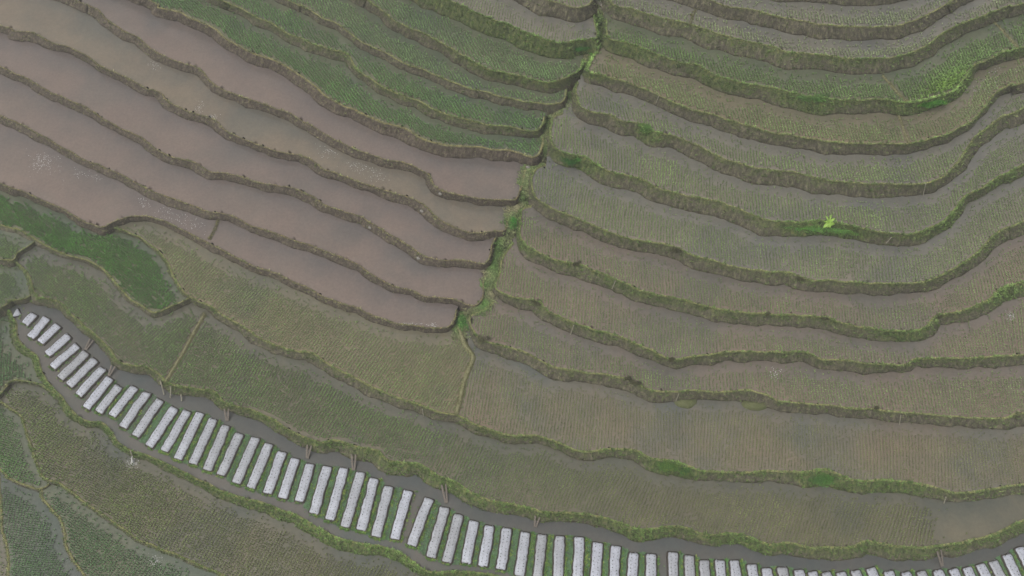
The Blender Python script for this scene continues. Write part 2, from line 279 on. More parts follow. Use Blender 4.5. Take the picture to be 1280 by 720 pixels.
# plan raster (photograph pixels, 1 px cells) : which terrace is seen where
RX0, RY0, RW, RH = -300, -260, 1900, 1260
def rasterize(poly, arr, val):
    P_ = poly-np.array([RX0, RY0]); y0 = max(0, int(P_[:, 1].min())); y1 = min(RH-1, int(P_[:, 1].max())+1)
    A = P_; B = np.roll(P_, -1, 0)
    for y in range(y0, y1):
        yc = y+.5; m = (A[:, 1] <= yc) != (B[:, 1] <= yc)
        if not m.any(): continue
        a, b = A[m], B[m]; xs = np.sort(a[:, 0]+(yc-a[:, 1])/(b[:, 1]-a[:, 1])*(b[:, 0]-a[:, 0]))
        for i in range(0, len(xs)-1, 2):
            arr[y, max(0, int(round(xs[i]))):max(0, min(RW, int(round(xs[i+1]))))] = val
order = sorted(S.values(), key=lambda f: f['z'])
for i, f in enumerate(order): f['id'] = i+1
RC = np.zeros((RH, RW), np.int16); RF = np.zeros((RH, RW), np.int16)
for f in order:
    rasterize(f['poly'], RC, f['id'])
    rasterize(f['fpoly'], RF, -1); rasterize(f['poly'], RF, f['id'])
def look(R, x, y):
    xi = np.clip((np.asarray(x)-RX0).astype(int), 0, RW-1); yi = np.clip((np.asarray(y)-RY0).astype(int), 0, RH-1); return R[yi, xi]
ZID = np.array([-9.]+[f['z'] for f in order])
# ------------------------------------------------------------------ the ditch running down between the two flights of terraces
gc = np.array([(752,-60),(750,-30),(753,0),(752,22),(755,45),(750,55),(740,66),(734,76),(722,95),(710,116),(707,134),(694,144),(684,150),(682,165),(681,185),(673,200),(661,212),(656,232),(652,247),(644,260),(638,272),(638,290),(626,302),(619,322),(616,340),(611,354),(611,370),(604,384),(588,390),(578,400),(575,412),(576,420)], float)
gcs, _ = catmull(gc, np.zeros(len(gc)), 4)
gz = []
for p in gcs:
    zs = [ZID[look(RC, p[0]+dx, p[1]+dy)] for dx in (-16, -12, -8, -4, 4, 8, 12, 16) for dy in (-4, 0, 4)]
    zs = [z for z in zs if z > -8.5]; gz.append((min(zs) if zs else 0)-.12)
gz = np.minimum.accumulate(np.array(gz)); gz = np.maximum(gz, -.2)
k = np.ones(5)/5; gzs = np.convolve(np.pad(gz, 2, mode='edge'), k, 'valid'); gz = np.minimum(gz, gzs)
def gully_z(x, y):
    d = np.hypot(gcs[:, 0]-x, gcs[:, 1]-y); i = d.argmin(); return gz[i], d[i]
# patches of lusher growth on the banks: px x, y, radius, extra green, brightness
LUSH = [(1160,128,45,.5,1.3),(1190,105,25,.45,1.3),(1015,122,35,.45,1.0),(720,205,28,.5,1.1),(810,168,18,.5,1.2),(1031,290,42,.7,1.2),(840,585,26,.9,1.1),(1030,602,26,.9,1.1),(1110,612,40,.4,1.0),
        (925,690,30,.5,1.2),(800,672,30,.4,1.1),(1255,225,30,.3,1.1),(1180,283,40,.3,1.1),(650,60,70,.4,1.1),(730,70,22,.7,1.3),(400,665,60,.3,1.2),(490,700,60,.35,1.2),(1260,365,30,.4,1.2),(1130,420,30,.35,1.1),(780,360,60,.1,1.0),(1270,55,30,.4,1.2),
        (660,300,20,.25,1.2),(790,62,25,.4,1.1),(900,95,30,.35,1.0),(745,85,20,.4,1.3),(560,600,80,.1,1.1),(960,60,200,.08,1.1)]
def lush(x, y):
    g = 0*np.asarray(x, float); b = g+1
    for px, py, r, e, br in LUSH:
        k = np.exp(-((x-px)**2+((y-py)*1.4)**2)/r**2); g = g+e*k; b = b+(br-1)*k
    return g, b
RIM = dict(L5=1, L4=1, L3=.7, L2=.6, L1=.3, M=1, N=1, P=.85, G1=.9, G2=.9, G3=.9, G4=.8, G5=.7, G6=.8, S=.9, T1=.9, T2=.9, Q=.8, R9=.8, R8=.7, R7=.6, L6=.15, L7=.15, L8=.15, L9=.12, L10=.2)
def build_bank(f):
    c, n, t, z = f['c'], f['n'], f['t'], f['z']; m = len(c)
    pr = c+n*(t+4)[:, None]; ids = look(RC, pr[:, 0], pr[:, 1]); zl = np.empty(m)
    for i in range(m):
        zz = ZID[ids[i]]
        if ids[i] == f['id'] or ids[i] == 0:
            gzv, gd = gully_z(*pr[i]); zz = gzv if gd < 25 else z-1.2
        elif f['name'][0] in 'RL' or f['name'] in ('M', 'N'):
            gzv, gd = gully_z(*pr[i])
            if gd < 9: zz = min(zz, gzv)
        if zz >= z-.1: zz = z-.25
        zl[i] = zz
    zl = np.minimum.reduce([zl, np.roll(zl, 1), np.roll(zl, -1)]) if False else zl
    C = unproj(c[:, 0], c[:, 1], z); Fo = np.array([unproj(*(c[i]+n[i]*max(t[i]-(2.2 if f.get('brown') else 1.6), 1.5)), zl[i]) for i in range(m)])
    D = np.gradient(C, axis=0)[:, :2]
    for _ in range(4): D = (np.vstack([D[:1], D[:-1]])+D*2+np.vstack([D[1:], D[-1:]]))/4
    D /= np.maximum(np.hypot(*D.T), 1e-6)[:, None]; NW = np.stack([D[:, 1], -D[:, 0]], -1)   # outward (downhill) in plan
    H = z-zl; off = ((Fo-C)[:, :2]*NW).sum(1); mn = .10*H+.03
    Fo[:, :2] += NW*np.maximum(mn-off, 0)[:, None]
    rowsV = []; drop = []
    s = np.concatenate([[0], np.cumsum(np.hypot(*np.diff(C[:, :2], axis=0).T))])
    seed = f['id']*31.7
    def nz(a, b, sc_): return np.array([mnoise.noise(Vector((v/sc_, seed+a, b))) for v in s])
    lip = .08+.04*nz(0, 0, 1.5); f['lip'] = lip
    prof = [(-.17, -.12, 0), (-.12, .45, 0), (-.07, .95, 0), (.02, 1.0, 0)]
    for o_, l_, dr in prof:
        V = C.copy(); V[:, :2] += NW*(o_+.04*nz(o_*9, 2, .6))[:, None]; V[:, 2] = z+lip*l_; rowsV.append(V); drop.append(np.full(m, dr))
    for j, v in enumerate([.04, .2, .38, .56, .74, .9, 1.0, 1.12]):
        V = C*(1-v)+Fo*v; V[:, 2] = z+lip*(1-v)+(Fo[:, 2]-z)*v
        # slumped, lumpy earth face with a slight overhang at the rim
        bul = -.05*v+(.03*math.sin(math.pi*min(v, 1))+.12*nz(j*.9, 4, .8)+.10*nz(j*2.3, 6, .3)+.16*v*nz(0, 11, 1.7))*min(1., v*2+.1)
        V[:, :2] += NW*(bul*np.minimum(1, H))[:, None]; V[:, 2] += .05*nz(j*2.7, 8, .5)*(0.0 if v > .95 else 1)
        rowsV.append(V); drop.append(np.full(m, min(v, 1)))
    V = rowsV[-1].copy(); V[:, 2] -= .8; rowsV.append(V); drop.append(np.full(m, 1.))
    R_ = len(rowsV); Vv = np.stack(rowsV, 1).reshape(-1, 3)
    idx = np.arange(m*R_).reshape(m, R_)
    Fq = np.stack([idx[:-1, :-1], idx[:-1, 1:], idx[1:, 1:], idx[1:, :-1]], -1).reshape(-1, 4)
    px = proj(Vv); lg, lb = lush(px[:, 0], px[:, 1])
    green = np.full(len(Vv), f['g']+(.09 if f['name'][0] in 'RNPM' else .05))+lg
    f['rows'] = np.stack(rowsV, 1); f['gr'] = green.reshape(m, R_); f['br'] = lb.reshape(m, R_); f['H'] = H; f['NW'] = NW; f['C'] = C
    o = meshobj('terrace_bank', Vv, Fq, M['bank_brown' if f.get('brown') else 'bank'], smooth=True,
                attrs=dict(drop=np.stack(drop, 1).ravel(), green=green-.08, along=np.repeat(s+seed, R_), rim=np.full(len(Vv), RIM.get(f['name'], .4))))
    tag(o, kind='structure', label=f"earth bank below {DESC[f['name']]}")
    return o
DESC = {
 'R00': 'the highest terrace, at the top right edge', 'R0': 'the pale terrace second from the top right', 'R1': 'the long pale terrace right of the dry branches',
 'R2': 'the green terrace crossed by two thin dividing ridges', 'R3': 'the olive terrace under the bright green rim', 'R4': 'the grey terrace with a fern on its bank',
 'R5': 'the grey terrace whose bank carries the banana plant', 'R6': 'the grey terrace just below the banana plant', 'R7': 'the brown terrace second below the banana plant',
 'R8': 'the brown terrace third below the banana plant', 'R9': 'the terrace with the slumped rim above the wide brown paddy',
 'L0': 'the small grey terrace left of the dry branches', 'L1': 'the grey unplanted terrace above the lush green bank', 'L2': 'the uppermost green terrace left of the ditch',
 'L3': 'the second green terrace left of the ditch', 'L4': 'the narrow green terrace with a kinked rim', 'L5': 'the lowest and darkest green terrace left of the ditch',
 'L6': 'the bare muddy terrace touching the green flight', 'L7': 'the bare olive brown terrace with floating straw', 'L8': 'the third bare muddy terrace below the green flight',
 'L9': 'the fourth bare muddy terrace ending in a rounded corner', 'L10': 'the lowest bare muddy terrace above the green crescent', 'M': 'the brown planted paddy left of the curved ridge',
 'N': 'the widest brown paddy right of the curved ridge', 'G1': 'the vivid green crescent paddy', 'G2': 'the tiny green paddy at the left edge under the crescent',
 'G3': 'the green paddy left of the straight footpath ridge', 'P': 'the long paddy above the mulched beds', 'G4': 'the small green paddy above the tip of the mulched beds',
 'Q': 'the muddy plot of white mulched beds', 'G5': 'the teal green paddy left of the mulched beds', 'S': 'the olive paddy fed by the water spout',
 'G6': 'the dark green paddy at the left edge below the olive one', 'T1': 'the narrow teal paddy under the olive one', 'T2': 'the teal paddy at the bottom left', 'T3': 'the corner paddy at the very bottom left'}
# ------------------------------------------------------------------ build ground
def hill():
    xs = np.linspace(-420, 420, 85); ys = np.linspace(-420, 420, 85); V = []
    for y in ys:
        for x in xs:
            r_ = math.hypot(x, y)
            z = -11+max(0, (y+22)*.30)+max(0, min(r_-75, 60))*.05
            if abs(x) < 90 and -50 < y < 75: z -= 5
            z = min(z, 60)+2.*mnoise.noise(Vector((x/60, y/60, 0)))*min(1, r_/200)
            V.append((x, y, z))
    n = 85; F = [(j*n+i, j*n+i+1, (j+1)*n+i+1, (j+1)*n+i) for j in range(n-1) for i in range(n-1)]
    m, t, b = basemat('hillside_grass', .9, .2); g = N(t, 'ShaderNodeNewGeometry').outputs['Position']
    t.links.new(ramp(t, noise_n(t, .3, 8, .7, g), [(.3, (.03, .045, .015)), (.55, (.06, .08, .03)), (.7, (.11, .1, .05))]), b.inputs['Base Color'])
    o = meshobj('hillside_ground', V, F, m, smooth=True); tag(o, kind='structure')
hill()
WATERF = 1.0
def mixg(c): return tuple(v*WATERF for v in lin(c))
for f in order:
    p = f['poly']; V = unproj(p[:, 0], p[:, 1], f['z'])
    if f.get('wat2'): f['wat'] = [(124, 112, 97), (119, 112, 98), (106, 106, 98)]
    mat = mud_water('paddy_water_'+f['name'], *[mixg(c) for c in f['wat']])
    own = np.zeros((RH, RW), np.int16); rasterize(p, own, 1)
    for q in f['c']:                       # keep the sheet behind the rim
        xi, yi = int(q[0]-RX0), int(q[1]-RY0)
        if 2 < xi < RW-4 and 2 < yi < RH-4: own[yi-1:yi+2, xi-1:xi+2] = 0
    st_ = 3; cy_, cx_ = np.nonzero(own[1::st_, 1::st_]); gw = RW//st_+2
    corners = np.stack([cy_*gw+cx_, (cy_+1)*gw+cx_, (cy_+1)*gw+cx_+1, cy_*gw+cx_+1], 1)
    uq, inv = np.unique(corners.ravel(), return_inverse=True); gy, gx = uq//gw, uq % gw
    q = np.stack([gx*st_+RX0-.5, gy*st_+RY0-.5], -1).astype(float); cc = f['c']-f['n']*.9; A_, B_ = cc[:-1], cc[1:]; AB = B_-A_; L2 = (AB**2).sum(1)+1e-9
    for i in range(0, len(q), 2000):       # fit the sheet's edge to the rim
        w_ = q[i:i+2000, None, :]-A_[None]; tt_ = np.clip((w_*AB[None]).sum(-1)/L2, 0, 1); near = A_[None]+AB[None]*tt_[..., None]
        d2 = ((q[i:i+2000, None, :]-near)**2).sum(-1); j = d2.argmin(1); r_ = np.arange(len(j)); sel = d2[r_, j] < 3.2**2
        q[i:i+2000][sel] = near[r_, j][sel]
    V = unproj(q[:, 0], q[:, 1], f['z'])
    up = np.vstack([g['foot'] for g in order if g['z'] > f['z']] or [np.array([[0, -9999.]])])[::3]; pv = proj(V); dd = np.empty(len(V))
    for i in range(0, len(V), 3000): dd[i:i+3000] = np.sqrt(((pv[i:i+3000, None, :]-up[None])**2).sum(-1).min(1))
    o = meshobj('paddy_water', V, inv.reshape(-1, 4), mat, attrs=dict(bank_refl=np.exp(-dd/16.))); tag(o, kind='structure', label='shallow muddy water of '+DESC[f['name']])  # mask for the painted bank reflection, strongest at the foot of higher banks
    if f['name'] != 'T3': build_bank(f)
# ditch bed
def ditch():
    RIMV = .1
    d = np.gradient(gcs, axis=0); d /= np.hypot(*d.T)[:, None]; n = np.stack([-d[:, 1], d[:, 0]], -1)
    offs = [-22, -12, -6, -2, 0, 2, 6, 12, 22]; lift = [-.6, .0, .12, -.02, -.1, -.02, .12, .0, -.6]
    V = []
    for i, p in enumerate(gcs):
        for o_, l_ in zip(offs, lift):
            q = p+n[i]*(o_+random.uniform(-.7, .7)); V.append(unproj(q[0], q[1], gz[i]+l_+random.uniform(-.04, .04)))
    V = np.array(V); k = len(offs); m = len(gcs); idx = np.arange(m*k).reshape(m, k)
    F = np.stack([idx[:-1, :-1], idx[:-1, 1:], idx[1:, 1:], idx[1:, :-1]], -1).reshape(-1, 4)
    o = meshobj('ditch', V, F, M['bank'], smooth=True, attrs=dict(drop=np.full(len(V), .3), green=np.full(len(V), .3), along=np.repeat(np.arange(m)*.3, k), rim=np.full(len(V), RIMV)))
    tag(o, kind='structure', label='narrow overgrown ditch stepping down between the left and right terraces')
ditch()
# low dividing ridges inside terraces
def ridge(name, pts, z, width=.34, h=.16, g=.25, label=''):
    xy, _ = catmull(np.array(pts, float), np.zeros(len(pts)), 3); C = unproj(xy[:, 0], xy[:, 1], z)
    D = np.gradient(C, axis=0)[:, :2]; D /= np.hypot(*D.T)[:, None]; NW = np.stack([D[:, 1], -D[:, 0]], -1)
    V = []; rows = [(-1, -.1), (-.7, .55), (-.3, 1), (.3, 1), (.7, .55), (1, -.1)]
    for i in range(len(C)):
        wv = width*(1+.3*mnoise.noise(Vector((i*.4, z, 3)))); hh = h*(1+.4*mnoise.noise(Vector((i*.5, z, 7))))
        for a, b in rows: V.append((C[i, 0]+NW[i, 0]*a*wv, C[i, 1]+NW[i, 1]*a*wv, z+hh*b))
    RIMV = 0 if h < .08 or z > 13 else .55
    k = len(rows); m = len(C); idx = np.arange(m*k).reshape(m, k)
    F = np.stack([idx[:-1, :-1], idx[:-1, 1:], idx[1:, 1:], idx[1:, :-1]], -1).reshape(-1, 4)
    V = np.array(V)
    tag(meshobj('dividing_ridge', V, F, M['bank'], smooth=True, attrs=dict(drop=np.full(len(V), .0), green=np.full(len(V), g), along=np.repeat(np.arange(m)*.3, k), rim=np.full(len(V), RIMV))), kind='structure', label=label)
    for p, q in zip(xy[:-1], xy[1:]): RIDGES.append((p, q))
    RIDGEPATH.append((C, NW, width, h, g))
RIDGES = []; RIDGEPATH = []
ridge('', [(573,408),(582,432),(591,446),(586,462),(580,477),(575,500),(570,519)], 0, .27, .24, .2, 'curved earth ridge between the two wide brown paddies')
ridge('', [(256,393),(245,412),(230,440),(218,460),(207,478)], -1.2, .2, .2, .1, 'straight tan footpath ridge above the mulched beds')
ridge('', [(1103,95),(1112,105),(1122,117),(1134,128)], 11.8, .10, .14, .15, 'thin ridge crossing the green terrace beside the bright rim')
ridge('', [(1240,26),(1252,38),(1262,49),(1271,59)], 11.8, .09, .14, .1, 'thin ridge crossing the green terrace near the right edge')
ridge('', [(1123,145),(1128,158),(1131,168),(1136,180)], 10.3, .10, .14, .05, 'thin ridge crossing the olive terrace')
ridge('', [(869,13),(866,20),(862,31)], 13.3, .14, .1, .2, 'short dark ridge crossing the long pale terrace')
ridge('', [(273,275),(269,285),(262,300)], .8, .18, .07, -.1, 'faint mud ridge across the lowest bare terrace')
# ------------------------------------------------------------------ rice seedlings
RICE = {'pale': ((.235, .285, .15), 1.1), 'plain': ((.185, .255, .10), 1.08), 'mid': ((.14, .225, .075), 1.1), 'olive': ((.155, .215, .07), 1.08), 'grass': ((.155, .245, .10), 1.12),
        'deep': ((.12, .225, .075), 1.12), 'vivid': ((.08, .195, .04), 1.2), 'teal': ((.11, .20, .085), 1.12)}
def clumps(P, size, col, blades=5, spread=.5, lean_h=1.0):
    """P (n,3) bases, size (n,), col (n,3) -> narrow arching blades"""
    n = len(P); ang = rng.uniform(0, 2*math.pi, (n, 1))+np.arange(blades)[None]*(2*math.pi/blades)+rng.normal(0, .35, (n, blades))
    L = size[:, None]*rng.uniform(.7, 1.2, (n, blades)); lean = rng.uniform(.35, 1, (n, blades))*spread
    dx, dy = np.cos(ang), np.sin(ang); wd = L*.2
    base = P[:, None, :]
    a = np.stack([-dy*wd, dx*wd, 0*wd], -1)
    mid = np.stack([dx*L*lean*.5, dy*L*lean*.5, L*.72*lean_h], -1); tip = np.stack([dx*L*lean*1.25, dy*L*lean*1.25, L*.85*lean_h], -1)
    v0 = base+a*.5; v1 = base-a*.5; v2 = base+mid-a*.6; v3 = base+mid+a*.6; v4 = base+tip
    V = np.stack([v0, v1, v2, v3, v4], 2).reshape(-1, 3)
    k = np.arange(n*blades)*5
    F = np.concatenate([np.stack([k, k+1, k+2], 1), np.stack([k, k+2, k+3], 1), np.stack([k+3, k+2, k+4], 1)])
    Cc = np.repeat(col[:, None, :]*rng.uniform(.8, 1.2, (n, blades, 1)), 5, axis=1).reshape(-1, 3)
    Cc = np.repeat((col[:, None, :]*rng.uniform(.8, 1.2, (n, blades, 1))).reshape(-1, 3), 5, axis=0)
    return V, F, Cc
ALLFOOT = np.vstack([f['foot'] for f in order])
def vn(x, y, s, o=0):
    return np.array([mnoise.noise(Vector((a/s, b/s, o))) for a, b in zip(x, y)])
ricecount = 0
RICEFIELDS = {}
for f in order:
    if f['rice'] <= 0: continue
    poly = unproj(f['poly'][:, 0], f['poly'][:, 1], f['z'])
    vis = f['poly'][(f['poly'][:, 0] > -70) & (f['poly'][:, 0] < 1350) & (f['poly'][:, 1] > -70) & (f['poly'][:, 1] < 790)]
    if len(vis) < 3: continue
    wv = unproj(vis[:, 0], vis[:, 1], f['z']); x0, y0 = wv[:, :2].min(0); x1, y1 = wv[:, :2].max(0)
    a = math.radians(f['ang']); ca, sa = math.cos(a), math.sin(a); cx, cy = (x0+x1)/2, (y0+y1)/2; R = math.hypot(x1-x0, y1-y0)/2
    tone = f.get('tone', 'plain'); colr, sz = RICE[tone]
    su, sv = (.29, .19)
    u, v = np.meshgrid(np.arange(-R, R, su), np.arange(-R, R, sv)); u = u.ravel(); v = v.ravel()
    X = cx+u*ca-v*sa; Y = cy+u*sa+v*ca
    k = (X > x0) & (X < x1) & (Y > y0) & (Y < y1); X, Y, u, v = X[k], Y[k], u[k], v[k]
    px = proj(np.stack([X, Y, np.full(len(X), f['z'])], -1)); k = look(RF, px[:, 0], px[:, 1]) == f['id']; X, Y, px = X[k], Y[k], px[k]
    if len(X) < 10: continue
    # rows planted by hand: bend and drift
    wx = vn(X, Y, 9., 1)*1.1; wy = vn(X, Y, 9., 2)*1.1
    X = X+wx*.6+rng.normal(0, .02, len(X)); Y = Y+wy*.6+rng.normal(0, .02, len(X))
    px = proj(np.stack([X, Y, np.full(len(X), f['z'])], -1))
    k = look(RF, px[:, 0], px[:, 1]) == f['id']; X, Y, px = X[k], Y[k], px[k]
    # distance (px) from the foot of the bank above and from the own rim
    fa = ALLFOOT[(ALLFOOT[:, 0] > px[:, 0].min()-30) & (ALLFOOT[:, 0] < px[:, 0].max()+30)]
    oth = np.vstack([g['foot'] for g in order if g['z'] > f['z']] or [np.array([[0, -9999.]])])[::2]
    rim = f['c'][::2]; du = np.empty(len(X)); dr = np.empty(len(X))
    for i in range(0, len(X), 4000):
        q = px[i:i+4000, None, :]
        du[i:i+4000] = np.sqrt(((q-oth[None])**2).sum(-1).min(1)); dr[i:i+4000] = np.sqrt(((q-rim[None])**2).sum(-1).min(1))
    keep = (du > 3.5) & (dr > 4)
    if RIDGES:
        rp = np.array([p for p, q in RIDGES]);
        for i in range(0, len(X), 4000):
            keep[i:i+4000] &= np.sqrt(((px[i:i+4000, None, :]-rp[None])**2).sum(-1).min(1)) > 3.6
    if f['name'] == 'P': keep &= px[:, 0] < 1158+np.clip((px[:, 1]-640)*.2, -5, 10)+rng.exponential(7, len(px))*(rng.uniform(0, 1, len(px)) < .8)
    grow = np.clip((du-3)/22, 0, 1)               # plants near the bank above stay thin
    nz_ = vn(X, Y, 6., 5); n2 = vn(X, Y, 1.8, 9)
    strength = f['rice']*(.72+.36*grow)*(1+.22*nz_+.10*n2)
    keep &= rng.uniform(0, 1, len(X)) < np.clip(.8+strength*.3, 0, .985)*np.clip((du-(4 if f.get('tone') in ('deep', 'vivid', 'grass') else 7))/(5 if f.get('tone') in ('deep', 'vivid', 'grass') else 7), .3, 1)*np.where(n2+.5*nz_ < -.6, .85, 1)
    X, Y, px, strength, nz_, n2 = X[keep], Y[keep], px[keep], strength[keep], nz_[keep], n2[keep]
    size = (.12+.13*np.clip(strength, .2, 1.4))*sz*rng.uniform(.92, 1.12, len(X))
    # yellow-green bright corner near the lush rim
    lg, lb = lush(px[:, 0], px[:, 1])
    col = np.array(colr)[None]*(1+.25*nz_[:, None]+.15*n2[:, None])*rng.uniform(.85, 1.15, (len(X), 1))
    if f['name'] == 'R2':
        kk = np.exp(-((px[:, 0]-1180)**2/42**2+(px[:, 1]-(117-(px[:, 0]-1160)*.45))**2/13**2))[:, None]; col = col*(1-kk)+np.array([.16, .27, .055])*kk; size = size*(1+.5*kk[:, 0])
    if f['name'] in ('P', 'S', 'M', 'N'):      # colour drifts across the long paddies
        kk = np.clip((px[:, 0]-(500 if f['name'] != 'S' else 60))/300, 0, 1)[:, None]; col = col*(1-kk)+kk*np.array([.18, .205, .09])*(1+.25*nz_[:, None]); size = size*(1-.08*kk[:, 0])
    P3 = np.stack([X, Y, np.full(len(X), f['z']-.01)], -1)
    V, F, Cc = clumps(P3, size, col, 5, .55)
    o = meshobj('rice_seedlings', V, F, M['leaf'], cols=Cc)
    adj = {'pale': 'pale young rice', 'plain': 'thin sparse young rice', 'mid': 'mid green young rice', 'olive': 'olive green young rice', 'grass': 'grass green young rice', 'deep': 'dense deep green rice', 'vivid': 'dense vivid green rice', 'teal': 'bluish green young rice'}[tone]
    tag(o, f"{adj} in rows on {DESC[f['name']]}", 'rice', kind='stuff'); ricecount += len(X)
# ------------------------------------------------------------------ grass on banks (uncountable)
def bank_grass():
    Ps, Sz, Cs = [], [], []
    for f in order:
        if 'rows' not in f: continue
        R_ = f['rows']; m, k, _ = R_.shape; br = f.get('brown', 0)
        seg = np.hypot(*np.diff(R_[:, 3, :2], axis=0).T); L = seg.sum()
        wid = np.linalg.norm(R_[:, 4]-R_[:, 10], axis=1).mean()
        n = int(L*wid*42)
        i = rng.choice(m-1, n, p=seg/L); fu = rng.uniform(0, 1, n); vv = rng.beta(1.0, 1.25, n)*8.6+1.8     # across rows 2..10
        j = np.clip(vv.astype(int), 0, k-3); fv = vv-j
        def bil(A):
            sh = (slice(None), None) if A.ndim == 3 else (slice(None),)
            return (A[i, j]*((1-fu)*(1-fv))[sh]+A[i+1, j]*(fu*(1-fv))[sh]+A[i, j+1]*((1-fu)*fv)[sh]+A[i+1, j+1]*(fu*fv)[sh])
        P3 = bil(R_); px = proj(P3)
        ok = (px[:, 0] > -60) & (px[:, 0] < 1340) & (px[:, 1] > -60) & (px[:, 1] < 780)
        g = bil(f['gr']); b = bil(f['br']); nz_ = vn(P3[:, 0], P3[:, 1], 1.1, 3)+.6*vn(P3[:, 0], P3[:, 1], .4, 8)
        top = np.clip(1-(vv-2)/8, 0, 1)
        pr = np.clip(g*1.25+.22*nz_+.35*top+.06, .04, 1); ok &= rng.uniform(0, 1, n) < pr
        P3, g, b, nz_, top, px = P3[ok], g[ok], b[ok], nz_[ok], top[ok], px[ok]
        dry = np.clip(.75-g*1.25-.35*nz_+(.35 if br else 0)+rng.normal(0, .12, len(g)), 0, 1)[:, None]
        c = np.array([.12, .185, .055])*(1-dry)+np.array([.225, .21, .12])*dry
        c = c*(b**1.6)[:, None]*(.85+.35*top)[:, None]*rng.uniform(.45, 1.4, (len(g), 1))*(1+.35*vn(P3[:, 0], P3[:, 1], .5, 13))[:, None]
        Ps.append(P3); Cs.append(c); Sz.append((.09+.20*rng.uniform(0, 1, len(g))**3+.10*np.clip(g-.3, 0, .7)))
        # close-cropped yellowish sward along the lip: the light line along each rim
        n = int(L*48); i = rng.choice(m-1, n, p=seg/L); fu = rng.uniform(0, 1, n)[:, None]; fv = rng.uniform(0, 1, n)[:, None]
        A = (R_[i, 2]*(1-fu)+R_[i+1, 2]*fu); B = (R_[i, 4]*(1-fu)+R_[i+1, 4]*fu); P3 = A*(1-fv)+B*fv; px = proj(P3)
        ok = (px[:, 0] > -60) & (px[:, 0] < 1340) & (px[:, 1] > -60) & (px[:, 1] < 780)
        ok &= rng.uniform(0, 1, n) < (.25 if br and f['name'] != 'L5' else .85)
        P3 = P3[ok]; c = np.array([.34, .335, .14])*rng.uniform(.65, 1.3, (len(P3), 1))
        if br: c = c*np.array([1.05, .88, .95])
        Ps.append(P3); Cs.append(c); Sz.append(rng.uniform(.06, .13, len(P3)))
    for C, NW, wd, h, g in RIDGEPATH:
        n = int(len(C)*14); i = rng.integers(0, len(C), n); o_ = rng.uniform(-1, 1, n)*wd
        P3 = C[i].copy(); P3[:, :2] += NW[i]*o_[:, None]+rng.normal(0, .08, (n, 2)); P3[:, 2] += h*(1-(o_/wd)**2)*.8
        Ps.append(P3); Cs.append(np.array([.15, .145, .06])*rng.uniform(.6, 1.3, (n, 1))); Sz.append(rng.uniform(.07, .15, n))
    # ditch sides
    n = 15000; i = rng.integers(0, len(gcs), n); q = gcs[i]+rng.normal(0, 4.2, (n, 2)); P3 = unproj(q[:, 0], q[:, 1], gz[i]+.05)
    gl = np.clip(.5+.5*vn(q[:, 0], q[:, 1], 18, 2)*2, 0, 1)[:, None]
    c = (np.array([.12, .22, .06])*gl+np.array([.26, .25, .15])*(1-gl))*rng.uniform(.6, 1.4, (n, 1))
    Ps.append(P3); Cs.append(c); Sz.append(rng.uniform(.14, .38, n))
    P3 = np.vstack(Ps); V, F, Cc = clumps(P3, np.concatenate(Sz), np.vstack(Cs), 4, .8, .8)
    tag(meshobj('bank_grass', V, F, M['grass'], cols=Cc), 'short tufted wild grass growing over the earth banks and rims', 'grass', kind='stuff')
    return len(P3)
ng = bank_grass()
print('rice', ricecount, 'grass', ng)
# ------------------------------------------------------------------ damp valley air
def haze():
    x0, x1, y0, y1, z0, z1 = -425, 425, -425, 425, -40, CAM.z+3
    V = [(x, y, z) for z in (z0, z1) for y in (y0, y1) for x in (x0, x1)]
    F = [(0, 2, 3, 1), (4, 5, 7, 6), (0, 1, 5, 4), (2, 6, 7, 3), (0, 4, 6, 2), (1, 3, 7, 5)]
    m = bpy.data.materials.new('haze'); m.use_nodes = True; t = m.node_tree; t.nodes.clear()
    v = N(t, 'ShaderNodeVolumePrincipled'); v.inputs['Color'].default_value = (.93, .93, .91, 1); v.inputs['Density'].default_value = HAZE
    v.inputs['Anisotropy'].default_value = .2
    o = N(t, 'ShaderNodeOutputMaterial'); t.links.new(v.outputs[0], o.inputs['Volume'])
    tag(meshobj('haze', V, F, m), kind='stuff', label='thin damp haze in the valley air')
HAZE = .0013
haze()
# ------------------------------------------------------------------ things
def bank_point(name, x, y):
    f = S[name]; c = f['c']; i = int(np.hypot(c[:, 0]-x, c[:, 1]-y).argmin()); i = min(max(i, 1), len(c)-2)
    v = float(np.clip(((np.array([x, y])-c[i])*f['n'][i]).sum()/max(f['t'][i], 1), -.3, 1.2))
    A, B = f['rows'][i, 3], f['rows'][i, 10]
    return A*(1-v)+B*v, f['NW'][i]
TUBE_N = 8
def tube(V, F, pts, rad, cap=True):
    pts = [Vector(p) for p in pts]; b = len(V); k = TUBE_N
    for i, p in enumerate(pts):
        d = (pts[min(i+1, len(pts)-1)]-pts[max(i-1, 0)]).normalized(); a = d.orthogonal().normalized(); c = d.cross(a)
        r = rad[i] if hasattr(rad, '__len__') else rad
        for j in range(k):
            th = 2*math.pi*j/k; V.append(p+a*math.cos(th)*r+c*math.sin(th)*r)
    for i in range(len(pts)-1):
        for j in range(k): F.append((b+i*k+j, b+i*k+(j+1) % k, b+(i+1)*k+(j+1) % k, b+(i+1)*k+j))
    if cap: F.append(tuple(b+j for j in range(k))[::-1]); F.append(tuple(b+(len(pts)-1)*k+j for j in range(k)))
def solid(name, c1, c2, scale=8, rough=.7, spec=.3, bstr=.3):
    m, t, b = basemat(name, rough, spec); g = N(t, 'ShaderNodeTexCoord').outputs['Object']
    f_ = noise_n(t, scale, 5, .7, g); t.links.new(ramp(t, f_, [(.3, c1), (.7, c2)]), b.inputs['Base Color']); bump(t, b, f_, bstr, .03)
    return m
M['soil'] = solid('bed_soil', (.035, .03, .026), (.085, .072, .06), 6, .9, .15, .8)
